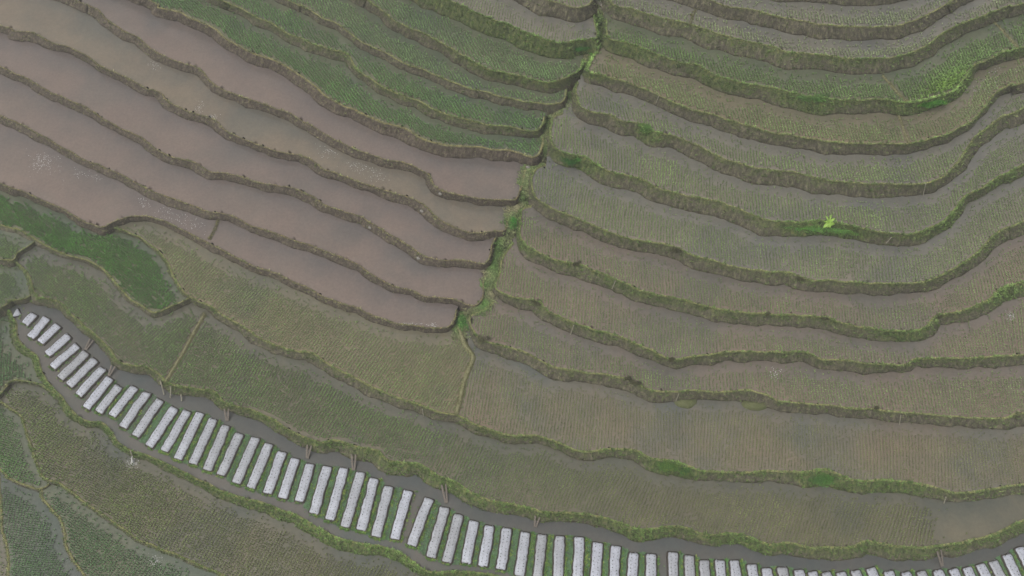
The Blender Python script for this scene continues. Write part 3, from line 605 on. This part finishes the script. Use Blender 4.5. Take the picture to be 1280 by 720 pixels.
M['bamboo'] = solid('weathered_bamboo', (.20, .19, .14), (.38, .35, .28), 9, .6)
M['wood'] = solid('grey_wood', (.10, .085, .07), (.22, .19, .16), 10, .8)
M['drywood'] = solid('dry_branch', (.20, .18, .15), (.40, .37, .32), 10, .8)
M['stem'] = solid('green_stem', (.06, .09, .03), (.14, .16, .06), 8, .7)
M['stone'] = solid('pale_stone', (.16, .15, .13), (.34, .32, .29), 9, .8)
M['foam'] = solid('foam', (.45, .45, .43), (.7, .7, .68), 12, .5)
def plastic_mat():
    m, t, b = basemat('silver_plastic_mulch', .35, .5); g = N(t, 'ShaderNodeTexCoord').outputs['Object']
    oi = N(t, 'ShaderNodeObjectInfo')
    n1 = noise_n(t, 1.1, 5, .65, g); n2 = noise_n(t, 9, 5, .7, g)
    c = ramp(t, n1, [(.3, (.33, .34, .375)), (.55, (.42, .435, .48)), (.75, (.50, .52, .57))])
    c = mix(t, .5, c, ramp(t, n2, [(.34, (.45, .43, .4)), (.5, (1.05, 1.05, 1.05))]), 'MULTIPLY')
    v = ramp(t, oi.outputs['Random'], [(0, (.82, .81, .78)), (.5, (1., 1., 1.)), (1, (1.1, 1.1, 1.13))]); c = mix(t, 1., c, v, 'MULTIPLY')
    t.links.new(c, b.inputs['Base Color']); bump(t, b, noise_n(t, 4, 4, .6, g), .6, .08)
    return m
M['plastic'] = plastic_mat()
ORD = ['', 'first', 'second', 'third', 'fourth', 'fifth', 'sixth', 'seventh', 'eighth', 'ninth', 'tenth', 'eleventh', 'twelfth', 'thirteenth', 'fourteenth', 'fifteenth', 'sixteenth', 'seventeenth', 'eighteenth', 'nineteenth', 'twentieth']
BEDS = [(18,391.5,27,393.5,14),(45,392,31,407),(61,397,38,424),(75,406,50,430),(88,419,59,445),(99,431,65,461),(110,440,75,475),(121,449,86,484),(131,460,98,496),(140,472,107,512),(151,482,123,517),(170,483,140,522),(186,490,153,536),(202,499,169,547),
 (220,509,186,560),(236,513,205,566),(252,515,222,576),(268,523,241,582),(284,531,259,590),(301,541,276,596),(321,546,295,606),(338,554,313,612),(354,564,334,619),(370,572,353,625),(389,579,374,629),(410,582,392,644),(431,584,412,652),(452,589,431,661),(469,597,451,665),(487,607,470,673),(511,612,493,676),(537,622,514,684),(557,633,538,699),(574,642,558,705),(593,650,582,706),(612,656,604,710),(634,659,626,714),
 (657,664,649,722),(678,667,672,724),(700,669,697,727),(724,670,722,729),(747,677,743,731),(770,681,766,732),(792,690,789,734),(814,691,813,735),(841,689,841,735),(861,693,862,736),(880,699,882,737),(899,699,902,737),(917,699,922,738),(939,704,944,739),(957,709,962,739),(977,708,983,740),(997,711,1004,741),(1014,713,1022,741),(1031,714,1040,741),(1049,714,1059,741),(1067,712,1079,741),(1086,709,1101,741),(1109,713,1120,741),(1130,714,1142,741),(1149,713,1162,741),(1170,712,1183,741),(1189,710,1203,741),(1206,708,1222,740),(1223,704,1240,739),(1239,700,1258,738),(1256,692,1276,735),(1272,683,1294,730)]
# weeds beside each bed on its right flank: 0 none .. 1 dense
WEED = {11:.4,12:.25,10:.5,13:.3,14:.2,15:.9,16:.9,17:.8,18:.8,19:.2,20:.5,21:.9,22:.3,23:.3,25:.5,26:.9,27:.9,28:.9,29:.7,30:.4,31:.7,32:.6,33:.3,34:.4,35:.3,36:.4,37:.7,38:.9,39:.9,40:.9,41:.7,42:.4,43:.2,44:.5,46:1.3,47:.8,48:.5,49:1.2,50:.3,51:.9,53:.4,54:1.2,55:.9,56:.3,58:1.2,60:.6,61:.5,68:1.,67:.3}
def bed_label(i):
    n = len(BEDS)
    if i == 0: return 'tiny triangular plastic covered bed at the left tip of the row'
    anchors = [(0, 'right of the tiny triangular bed'), (44, None)]
    w_ = WEED.get(i, 0)
    side = 'thick green weeds alongside' if w_ >= .8 else ('few weeds alongside' if w_ >= .35 else 'nearly bare flanks')
    if i <= 20: return f"silver mulched bed, {side}, {ORD[i]} right of the tiny triangular bed"
    if i <= 44: return f"silver mulched bed, {side}, {ORD[45-i] if 45-i <= 20 else ORD[20]} left of the wide muddy gap" if 45-i <= 20 else f"silver mulched bed, {side}, {['','','','','','','twenty fourth','twenty third','twenty second','twenty first'][i-15] if i-15 < 10 else 'twentieth'} left of the wide muddy gap"
    if i < n-5: return f"silver mulched bed, {side}, {ORD[i-44]} right of the wide muddy gap"
    return f"silver mulched bed, {side}, {['fifth from', 'fourth from', 'third from', 'second from', 'nearest'][i-(n-5)]} the bottom right corner of the photo"
def make_bed(i, b):
    A = unproj(b[0], b[1], -2.4); B = unproj(b[2], b[3], -2.4); w_ = (b[4] if len(b) > 4 else 12.3)/13.*.5
    L = float(np.linalg.norm((B-A)[:2])); mid = (A+B)/2; rz = math.atan2((B-A)[1], (B-A)[0])
    root = empty('mulched_bed', mid, rz)
    tag(root, bed_label(i), 'garden bed', 'plastic mulched beds in the muddy plot')
    seed = i*7.3; hx = L/2; n = max(6, int(L/.12))
    def shell(inset, zoff, tuck, H):
        V = []; prof = [(-1.0, 0), (-.96, .55), (-.86, .9), (-.45, 1.0), (0, 1.02), (.45, 1.0), (.86, .9), (.96, .55), (1.0, 0)]
        for j in range(n+1):
            u = -hx+L*j/n; e = min(1, (hx-abs(u))/.22+.25) if 0 < j < n else .12; wdt = 1.
            if i == 0: e = max(.08, 1-abs(j/n-.25)*1.25)
            for p, h in prof:
                wob = .05*mnoise.noise(Vector((u*.9, seed, 1+(p > 0))))+.045*mnoise.noise(Vector((u*3.1, seed, 4+(p > 0))))
                yy = p*(w_-inset)*(.72+.28*e if i else e)+wob*abs(p)*1.3+.05*mnoise.noise(Vector((u*.5, seed, 9)))
                xx = u+(.14*mnoise.noise(Vector((p*2, seed+u, 2))) if j in (0, n) else 0)
                zz = (h*H*(.35+.65*e if 0 < j < n else 0))+zoff+.02*mnoise.noise(Vector((u*4, p*2, seed)))
                V.append((xx, yy, max(zz, -.02)))
        k = len(prof); idx = np.arange((n+1)*k).reshape(n+1, k)
        F = np.stack([idx[:-1, :-1], idx[1:, :-1], idx[1:, 1:], idx[:-1, 1:]], -1).reshape(-1, 4)
        return np.array(V), F
    V, F = shell(-.10, -.015, 0, .22); meshobj('soil_bed', V, F, M['soil'], root, smooth=True)
    V, F = shell(.02, .025, 0, .27); V[:, 0] *= (L-.12)/L; V[:, 2] = np.maximum(V[:, 2], .03)
    meshobj('plastic_cover', V, F, M['plastic'], root, smooth=True)
    # two lines of planting holes with seedlings
    P3, Hs = [], []
    for u in np.arange(-hx+.25, hx-.2, .31):
        for sgn in (-1, 1):
            if rng.uniform() < .93: P3.append((u+rng.normal(0, .025)+(.15 if sgn > 0 else 0), sgn*w_*.42+rng.normal(0, .02), .31))
    if P3 and i:
        P3 = np.array(P3); m = len(P3); sz = rng.uniform(.04, .075, m)
        V1, F1, C1 = clumps(P3, sz, np.array([.05, .075, .035])*rng.uniform(.5, 1.3, (m, 1)), 5, 1.1, .7)
        th = np.arange(6)*math.pi/3; rr = rng.uniform(.028, .05, m)
        D = np.stack([P3[:, None, 0]+rr[:, None]*np.cos(th), P3[:, None, 1]+rr[:, None]*np.sin(th), np.full((m, 6), .0)+P3[:, None, 2]-.004], -1).reshape(-1, 3)
        fc = [tuple(r) for r in F1]+[tuple(len(V1)+q*6+j for j in range(6)) for q in range(m)]
        tag(meshobj('seedlings', np.vstack([V1, D]), fc, M['leaf'], root, cols=np.vstack([C1, np.full((len(D), 3), .05)])), kind='stuff')
    wd = WEED.get(i, .08)
    m = int(L*wd*38)+int(L*5); u = rng.uniform(-hx, hx, m); kp = vn(u, u*0+seed, .8)*.6+.55 > rng.uniform(0, .9, m)
    yy = np.where(rng.uniform(0, 1, m) < .82, 1, -1)*(w_+.10+np.abs(rng.normal(0, .11, m)))
    # weeds also gather at the lower end
    me = int(8+30*wd); u = np.concatenate([u[kp], rng.uniform(hx-.05, hx+.12, me)]); yy = np.concatenate([yy[kp], rng.uniform(-w_, w_, me)])
    sg = -1 if True else 1; P3 = np.stack([u, yy*1.0, np.full(len(u), .03)], -1)
    if len(P3):
        yel = rng.uniform(0, 1, (len(P3), 1))**2
        c = (np.array([.08, .19, .045])*(1-yel)+np.array([.24, .28, .07])*yel)*rng.uniform(.6, 1.3, (len(P3), 1))
        V1, F1, C1 = clumps(P3, rng.uniform(.08, .19, len(P3))*(1+.3*min(wd, 1)), c, 5, 1., .7)
        tag(meshobj('weeds', V1, F1, M['grass'], root, cols=C1), kind='stuff')
for i, b in enumerate(BEDS): make_bed(i, b)
# algae and sprouting weeds on the wet furrow mud between beds
def furrow_algae():
    P3 = []
    for a, b in zip(BEDS[9:], BEDS[10:]):
        if abs(a[0]-b[0]) > 25.5: continue
        n = 800 if a[0] > 200 else 250
        u = rng.uniform(0, 1, n); s_ = rng.uniform(.3, .7, n)
        x = (a[0]*(1-u)+a[2]*u)*(1-s_)+(b[0]*(1-u)+b[2]*u)*s_; y = (a[1]*(1-u)+a[3]*u)*(1-s_)+(b[1]*(1-u)+b[3]*u)*s_
        P3.append(unproj(x, y, -2.39))
    P3 = np.vstack(P3); V, F, C_ = clumps(P3, rng.uniform(.05, .13, len(P3)), np.array([.11, .2, .10])*rng.uniform(.6, 1.3, (len(P3), 1)), 5, 1.3, .4)
    tag(meshobj('furrow_weeds', V, F, M['grass'], cols=C_), 'low dull green water weed on the mud between the mulched beds', 'weeds', kind='stuff')
furrow_algae()
# --- bamboo spouts and drains
def stick(name, pts, r, mat, label, cat, group=None):
    V, F = [], []; p0 = Vector(pts[-1]); TUB = [Vector(p)-p0 for p in pts]
    # bamboo joints: slight swellings
    q, rad = [], []
    for a, b in zip(TUB[:-1], TUB[1:]):
        for k in range(4): q.append(a.lerp(b, k/4)); rad.append(r*(1.18 if k == 0 else 1))
    q.append(TUB[-1]); rad.append(r*1.15); tube(V, F, q, rad)
    o = meshobj(name, V, F, mat, loc=p0); return tag(o, label, cat, group)
SP = [('R1',756,61,755,70,'pale bamboo spout beside the ditch at the top, below the dry branches',0),
 ('R3',824,121,821,131,'thin pale bamboo spout on the bank right of the fern'),('R4',826,245,823,259,'longer slanting bamboo spout on the bank of the second terrace above the wide brown bank'),
 ('R4',867,254,864,267,'pale bamboo spout right of a longer one on the same grassy bank'),('R4',1154,230,1150,248,'upright pale bamboo spout on the curved bank at the right, above the banana plant'),
 ('R5',1115,297,1110,305,'short pale spout to the right of the banana plant'),('R7',769,351,766,363,'pale bamboo spout on the bushy bank three banks under the banana plant'),
 ('R8',716,406,711,420,'pale upright bamboo spout left of centre on the green bank'),('R9',847,492,845,502,'small bamboo spout above the left slumped turf'),
 ('R9',1125,519,1120,532,'slanting pale bamboo stick on the bank of the wide brown paddy at the right'),('N',1179,620,1177,631,'short thick bamboo spout at the end of the grassy bank, lower right'),
 ('M',529,511,529,524,'white upright bamboo spout below the tan planted paddy'),('N',1011,589,1010,592,'')]
def world_on(fname, x, y, up=.05):
    p, nw = bank_point(fname, x, y); return Vector(p)+Vector((nw[0]*.12, nw[1]*.12, up))
for s_ in SP:
    if not s_[5]: continue
    fn = s_[0]
    if fn == 'R1': fn = 'R2'
    stick('bamboo_spout', [world_on(fn, s_[1], s_[2], .14), world_on(fn, s_[3], s_[4], .1)], .045, M['bamboo'], s_[5], 'bamboo spout', 'bamboo spouts on the banks')
DR = [('G3',115,426,107,437,'wide plank drain by the upper left beds','wood'),('G3',144,459,136,470,'pair of planks between the ninth and tenth mulched bed','wood'),
 ('G3',206,480,205,493,'thin pale drain pole at the end of the footpath ridge','bamboo'),('P',214,482,213,497,'curved pale pipe just right of the footpath ridge end','bamboo'),('P',227,494,227,501,'tiny stub of a pole right of the curved pipe','bamboo'),
 ('P',284,511,284,526,'wide grey plank drain above the bed right of the footpath','wood'),('P',385,556,384,573,'grey plank drain standing alone on the mud above the middle beds','wood'),('P',445,568,442,588,'forked grey plank drain touching the top of a mulched bed','wood'),
 ('P',557,606,558,629,'pair of grey poles above a mulched bed at the bottom centre','wood'),('P',670,645,669,659,'square grey plank left of the bottom centre','wood'),('P',1171,688,1178,708,'dark forked drain poles at the bottom right','wood')]
for fn, x0, y0, x1, y1, lab, mt in DR:
    A = world_on(fn, x0, y0, .12); xm = unproj(x1, y1, -2.3); B = Vector(xm)
    if mt == 'bamboo': stick('bamboo_pole', [A, (A+B)/2+Vector((.05, 0, .1)), B], .06, M['bamboo'], lab, 'drain pole', 'drains from the bank into the muddy plot')
    else:
        root = empty('plank_drain', B); tag(root, lab, 'plank drain', 'drains from the bank into the muddy plot')
        d = (B-A); side = Vector((-d.y, d.x, 0)).normalized()
        for sgn, wdt in ((-1, .07), (1, .06)):
            V, F = [], []; a = A-B+side*sgn*.2; b = side*sgn*.07
            for p in (a, b):
                for e, f_ in ((-1, -1), (1, -1), (1, 1), (-1, 1)): V.append(p+side*e*wdt*1.2+Vector((0, 0, f_*.03)))
            F = [(0, 1, 2, 3), (7, 6, 5, 4), (0, 4, 5, 1), (1, 5, 6, 2), (2, 6, 7, 3), (3, 7, 4, 0)]
            meshobj('plank', V, F, M['wood'], root)
        V, F = [], []; tube(V, F, [(A-B)*.55+side*.26+Vector((0, 0, .05)), (A-B)*.55-side*.26+Vector((0, 0, .05))], .03); meshobj('cross_bar', V, F, M['wood'], root)
# spout that pours into the olive paddy
A = world_on('Q', 165, 562, .15); tip = unproj(165.5, 570, -2.6)
root = empty('water_spout', unproj(166, 578, -3.3)); tag(root, 'bamboo spout pouring a white jet of water into the olive paddy', 'water spout')
o_ = root.location; V, F = [], []; tube(V, F, [A-o_, Vector(tip)-o_], .06); meshobj('bamboo_pipe', V, F, M['bamboo'], root)
V, F = [], []; tp = Vector(tip)-o_; jet = [tp*(1-u)**1+Vector((0, 0, 0))*u+Vector((0, 0, -tp.z*(u*u-u)*.0)) for u in (0, .25, .5, .75, 1)]
jet = [Vector((tp.x*(1-u), tp.y*(1-u), tp.z*(1-u*u))) for u in (0, .25, .5, .75, 1)]
tube(V, F, jet, [.04, .05, .06, .09, .14]); meshobj('water_jet', V, F, M['foam'], root)
n = 260; r_ = np.abs(rng.normal(0, .35, n)); th = rng.uniform(0, 6.28, n)
V = []; F = []
for a, b in zip(r_, th):
    c = Vector((a*math.cos(b), a*math.sin(b)-.12, .02)); s0 = random.uniform(.012, .035); k = len(V)
    for q in range(5): V.append(c+Vector((s0*math.cos(q*1.257), s0*math.sin(q*1.257), 0)))
    F.append(tuple(range(k, k+5)))
tag(meshobj('foam', V, F, M['foam'], root), kind='stuff')
# --- shrubs
def leafy(name, x, y, fname, w_, d_, h_, col, label, cat, n=500, leaf=.09, stems=5, dry=False, group=None, yel=None):
    if isinstance(fname, str): p, nw = bank_point(fname, x, y)
    else: p = unproj(x, y, fname)
    root = empty(name, p); tag(root, label, cat, group)
    nc = max(4, int(n/60)); cen = np.stack([rng.normal(0, .42*w_, nc), rng.normal(0, .42*d_, nc), rng.uniform(.15, .75, nc)*h_], -1)*np.array([1, 1, 1])
    cen[:, :2] = np.clip(cen[:, :2], [-w_*.8, -d_*.8], [w_*.8, d_*.8])
    k = rng.integers(0, nc, n); P3 = cen[k]+rng.normal(0, 1, (n, 3))*np.array([.2*w_+.03, .2*d_+.03, .18*h_]); P3[:, 2] = np.maximum(P3[:, 2], .02)
    shade = rng.uniform(.6, 1.4, nc)[k][:, None]
    c = np.array(col)[None]*shade*rng.uniform(.75, 1.25, (n, 1))
    if yel is not None: q = rng.uniform(0, 1, (n, 1)) < .2; c = np.where(q, np.array(yel)*rng.uniform(.7, 1.2, (n, 1)), c)
    V, F, C_ = clumps(P3, rng.uniform(.6, 1.3, n)*leaf, c, 4, 1.1, .7)
    tag(meshobj('foliage', V, F, M['grass'], root, cols=C_))
    V, F = [], []
    for j in range(stems):
        q = cen[j % nc]; tube(V, F, [(q[0]*.15, q[1]*.15, -.15), (q[0]*.5, q[1]*.5, q[2]*.5), tuple(q)], [.03, .022, .01])
    meshobj('stem', V, F, M['drywood' if dry else 'stem'], root); return root
G1_, YG = (.09, .2, .04), (.2, .26, .06)
leafy('shrub', 833, 583, 'N', 1.15, .6, .6, G1_, 'bright green bush bulging over the bank under the wide brown paddy', 'shrub', 900, .11, yel=YG)
leafy('shrub', 857, 590, 'N', .7, .45, .5, (.045, .125, .03), 'lower right lobe of greenery beside the bright green bush', 'shrub', 450, .1, yel=YG)
leafy('shrub', 1030, 600, 'N', 1.5, .65, .5, (.075, .18, .035), 'wide dark green bush on the bank, lower right', 'shrub', 1000, .1, yel=(.08, .2, .05))
leafy('shrub', 1160, 131, 'R2', 1.9, .5, .35, (.045, .17, .02), 'brilliant green grass clump at the bend of the bright rim', 'shrub', 1000, .1, yel=(.12, .28, .03))
leafy('shrub', 1018, 124, 'R2', 1.5, .45, .35, (.08, .17, .04), 'dark green clump on the bank left of the thin ridges', 'shrub', 700, .09)
leafy('fern', 806, 163, 'R4', .8, .45, .5, (.08, .17, .035), 'pale green fern clump hanging on the bank near the ditch', 'fern', 420, .16, yel=(.2, .3, .08))
leafy('shrub', 718, 204, 'R5', 1.2, .5, .4, (.045, .14, .03), 'green weedy clump on the bank beside the ditch, level with the dark mud corner', 'shrub', 700, .09)
leafy('shrub', 722, 200, 'R5', .6, .4, .4, (.06, .16, .03), 'small light clump on top of the weedy bank beside the ditch', 'shrub', 260, .09)
leafy('shrub', 581, 401, gz[-6]+.1, .75, 1.15, .6, (.08, .22, .05), 'bright leafy bush filling the lower end of the ditch', 'shrub', 800, .12, yel=(.22, .36, .1))
leafy('shrub', 641, 276, gully_z(641, 276)[0], .35, .9, .5, (.05, .2, .03), 'narrow bright green bush in the middle of the ditch', 'shrub', 420, .1, yel=(.12, .3, .05))
leafy('shrub', 741, 70, gully_z(741, 70)[0], .55, .8, .5, (.08, .24, .03), 'yellow green weeds in the ditch above the bend near the top', 'shrub', 480, .1, yel=(.2, .35, .06))
leafy('shrub', 722, 62, 'L1', .9, .4, .45, (.045, .15, .03), 'dark green bush at the ditch end of the lush bank', 'shrub', 500, .1)
leafy('shrub', 764, 30, gully_z(757, 32)[0]+.3, .4, .8, .5, (.06, .17, .04), 'upright green weeds right of the ditch under the dry branches', 'shrub', 300, .12)
for x, y, fn, w0, lab in [(672, 380, 'R8', .55, 'dark brownish bush on the rim right of the rounded mud corner'), (796, 479, 'R9', .45, 'dark scrubby bush in the notch of the rim'), (840, 450, 'R8', .3, 'small brown tuft at the lowest dip of the rim'),
     (784, 474, 'R9', .3, 'small dark tuft just left of the notch bush'), (1197, 119, 'R2', .2, ''), (721, 332, 'R7', .4, 'brown scrub on the rim above the left bamboo spout'), (846, 313, 'R6', .5, 'olive scrub on the rim left of the banana plant column'), (998, 350, 'R6', .4, 'brown scrub on the rim under the banana plant'),
     (1031, 400, 'R7', .25, 'small dark tuft on the third rim under the banana plant'), (1093, 511, 'R9', .2, 'small dark tuft on the long straight rim'), (604, 425, 'R9', .5, 'grey green scrub beside the bright leafy bush'), (961, 394, 'R7', .28, 'reddish brown tuft on the rim at the middle right'), (1172, 397, 'R7', .3, 'tuft where the right rim kinks')]:
    if lab: leafy('scrub', x, y, fn, w0, w0*.6, .4, (.06, .062, .03), lab, 'scrub', int(500*w0)+60, .09, dry=True, yel=(.12, .11, .06))
leafy('creeper_patch', 1010, 286, 'R5', 2.3, .55, .3, (.13, .29, .05), 'flat patch of green creepers left of the banana plant', 'creeper', 900, .08, yel=(.1, .28, .08))
leafy('creeper_patch', 1054, 290, 'R5', 2.1, .55, .3, (.14, .30, .055), 'flat patch of green creepers right of the banana plant', 'creeper', 800, .08, yel=(.14, .32, .1))
# --- banana plant
M['banana'] = solid('banana_leaf', (.16, .32, .04), (.32, .46, .09), 5, .5)
M['banana_trunk'] = solid('banana_trunk', (.16, .18, .06), (.3, .3, .12), 6, .6)
p, nw = bank_point('R5', 1031, 284); root = empty('banana_plant', p); tag(root, 'young banana plant with long pale yellow green leaves on the creeper covered bank', 'banana plant')
V, F = [], []; tube(V, F, [(0, 0, -.2), (0, 0, .35), (.02, 0, .75)], [.11, .09, .05]); meshobj('trunk', V, F, M['banana_trunk'], root)
for ang, ln, wd_, lift, dr in [(-2.5, 1.25, .17, .25, .5), (-.15, .95, .22, .3, .35), (.55, 1.1, .12, .8, .25), (1.35, 1.25, .08, .9, .1), (2.15, 1.2, .09, .8, .2), (2.9, .85, .1, .5, .4), (-1.5, .9, .12, .4, .5), (-.9, .7, .13, .45, .4), (-2.0, .8, .15, .3, .5)]:
    V, F = [], []; k = 10; ln *= .6
    for j in range(k+1):
        u = j/k; r = ln*u; zz = .72+lift*math.sin(u*1.6)*.6-dr*u*u*.9; ww = wd_*math.sin(math.pi*min(1, u*.9+.1))**.6*(1 if u < .9 else .5)
        c = Vector((math.cos(ang)*r, math.sin(ang)*r, zz)); sd2 = Vector((-math.sin(ang), math.cos(ang), 0))
        V += [c-sd2*ww+Vector((0, 0, -.05)), c-sd2*ww*.5+Vector((0, 0, .0)), c+Vector((0, 0, -.03)), c+sd2*ww*.5, c+sd2*ww+Vector((0, 0, -.05))]
    for j in range(k):
        for q in range(4): a = j*5+q; F.append((a, a+1, a+6, a+5))
    meshobj('leaf', V, F, M['banana'], root, smooth=True)
# --- dry branches at the head of the ditch
root = empty('dry_branches', unproj(756, 8, gully_z(752, 8)[0]+.2)); tag(root, 'heap of bare grey branches in the ditch at the top edge', 'dead branches')
for q in range(26):
    a = rng.normal(1.5, .75); L = rng.uniform(.9, 2.2); e = rng.uniform(.15, .7); V, F = [], []
    b0 = Vector((rng.normal(0, .12), rng.normal(-.55, .12), 0)); d = Vector((math.cos(a)*math.cos(e), math.sin(a)*math.cos(e), math.sin(e)))
    k1 = b0+d*L*.5+Vector(rng.normal(0, .06, 3)); k2 = b0+d*L+Vector(rng.normal(0, .1, 3)); tube(V, F, [b0, k1, k2], [.035, .025, .01])
    for z_ in range(2):
        s1 = k1.lerp(k2, rng.uniform(0, .6)); tube(V, F, [s1, s1+(d+Vector(rng.normal(0, .5, 3)))*L*.25], [.015, .006])
    meshobj('branch', V, F, M['drywood'], root)
# --- slumped turf under the notched rim
def slump(x, y, wx_, label):
    c = unproj(x, y, 0.02); root = empty('slumped_turf', c); tag(root, label, 'slumped turf')
    V = [(0, 0, .34)]; F = []; k = 22
    for r, h in ((.45, .30), (.8, .2), (1, .0), (1.02, -.1)):
        for j in range(k):
            th = 2*math.pi*j/k; w1 = 1+.15*mnoise.noise(Vector((math.cos(th)*2, math.sin(th)*2, x)))
            V.append((r*w1*wx_*math.cos(th), r*w1*.5*math.sin(th)+.12*math.cos(2*th), h*(1+.4*mnoise.noise(Vector((r*3+x, j*.7, 1))))))
    for j in range(k): F.append((0, 1+j, 1+(j+1) % k))
    for a in range(3):
        for j in range(k): F.append((1+a*k+j, 1+(a+1)*k+j, 1+(a+1)*k+(j+1) % k, 1+a*k+(j+1) % k))
    meshobj('soil_clod', V, F, M['bank'], root, smooth=True, attrs=dict(drop=np.full(len(V), .02), green=np.full(len(V), .4), along=np.arange(len(V))*.1, rim=np.full(len(V), .25)))
    n = 260; u = rng.normal(0, .35, n); v = rng.normal(0, .35, n); P3 = np.stack([u*wx_, v*.45, np.full(n, .22)-(u*u+v*v)*.3], -1)
    V1, F1, C1 = clumps(P3, rng.uniform(.07, .14, n), np.array([.17, .2, .09])*rng.uniform(.6, 1.3, (n, 1)), 4, .9, .7); tag(meshobj('turf', V1, F1, M['grass'], root, cols=C1), kind='stuff')
slump(857, 503, 1.1, 'left lens shaped clod of slumped turf under the notched rim')
slump(944, 506, 1.3, 'right longer clod of slumped turf under the notched rim')
# --- stones
for x, y, fn, lab in [(552, 244, 'L6', 'pale stone at the foot of the bare bank near the ditch'), (528, 266, 'L7', 'small pale stone on the second bare bank'), (463, 286, 'L8', 'small pale stone on the third bare bank'), (523, 324, 'L8', 'round grey stone low on the third bare bank'), (660, 209, None, 'white stone at the ditch corner by the red brown mud')]:
    p = bank_point(fn, x, y)[0] if fn else unproj(x, y, gully_z(x, y)[0]+.3)
    V, F = [], []; k = 9; V.append((0, 0, .16))
    for r, h in ((.12, .13), (.19, .03), (.17, -.12)):
        for j in range(k): th = 2*math.pi*j/k; q = 1+.35*mnoise.noise(Vector((math.cos(th)*1.5, math.sin(th)*1.5, x+r))); V.append((r*q*math.cos(th)*1.2, r*q*math.sin(th), h))
    for j in range(k): F.append((0, 1+j, 1+(j+1) % k))
    for a in range(2):
        for j in range(k): F.append((1+a*k+j, 1+(a+1)*k+j, 1+(a+1)*k+(j+1) % k, 1+a*k+(j+1) % k))
    tag(meshobj('stone', V, F, M['stone'], smooth=True, loc=p), lab, 'stone')
# --- floating flecks of straw and foam on the water
V, F = [], []
for x, y, rx, ry, n, fn in [(52, 202, 16, 12, 150, 'L10'), (60, 206, 26, 18, 60, 'L10'), (98, 218, 12, 8, 30, 'L10'), (120, 222, 12, 6, 26, 'L10'), (180, 252, 8, 10, 50, 'L10'), (215, 268, 40, 14, 90, 'L10'), (243, 280, 25, 12, 60, 'L10'),
       (193, 81, 9, 7, 50, 'L7'), (250, 134, 7, 7, 40, 'L7'), (265, 147, 9, 6, 60, 'L7'), (309, 140, 7, 5, 34, 'L6'), (410, 190, 16, 10, 60, 'L7'), (455, 208, 22, 8, 90, 'L7'), (470, 222, 14, 8, 40, 'L7'),
       (512, 405, 16, 3, 40, 'L10'), (540, 406, 6, 3, 30, 'L10'), (1240, 80, 16, 14, 90, 'R3'), (1233, 108, 18, 9, 80, 'R3'), (1263, 395, 6, 6, 60, 'R8'), (968, 468, 9, 7, 60, 'R9'), (195, 700, 10, 7, 70, 'T1'), (1090, 40, 60, 14, 90, 'R1'), (450, 60, 70, 22, 70, 'L2'), (565, 76, 60, 14, 60, 'L2'), (810, 15, 40, 8, 60, 'R1')]:
    z = S[fn]['z']+.06
    for q in range(n):
        px_, py_ = rng.normal(x, rx*.5), rng.normal(y, ry*.5)
        if look(RF, px_, py_) != S[fn]['id']: continue
        c = unproj(px_, py_, z); s0 = rng.uniform(.015, .05); a = rng.uniform(0, 3.1); k = len(V)
        for e, g in ((-1, -.4), (1, -.4), (1, .4), (-1, .4)): V.append((c[0]+s0*(e*math.cos(a)-g*math.sin(a)), c[1]+s0*(e*math.sin(a)+g*math.cos(a)), c[2]+rng.uniform(-.01, .01)))
        F.append((k, k+1, k+2, k+3))
tag(meshobj('straw_flecks', V, np.array(F), M['foam']), 'scattered pale flecks of straw and foam drifting on the paddies', 'straw flecks', kind='stuff')
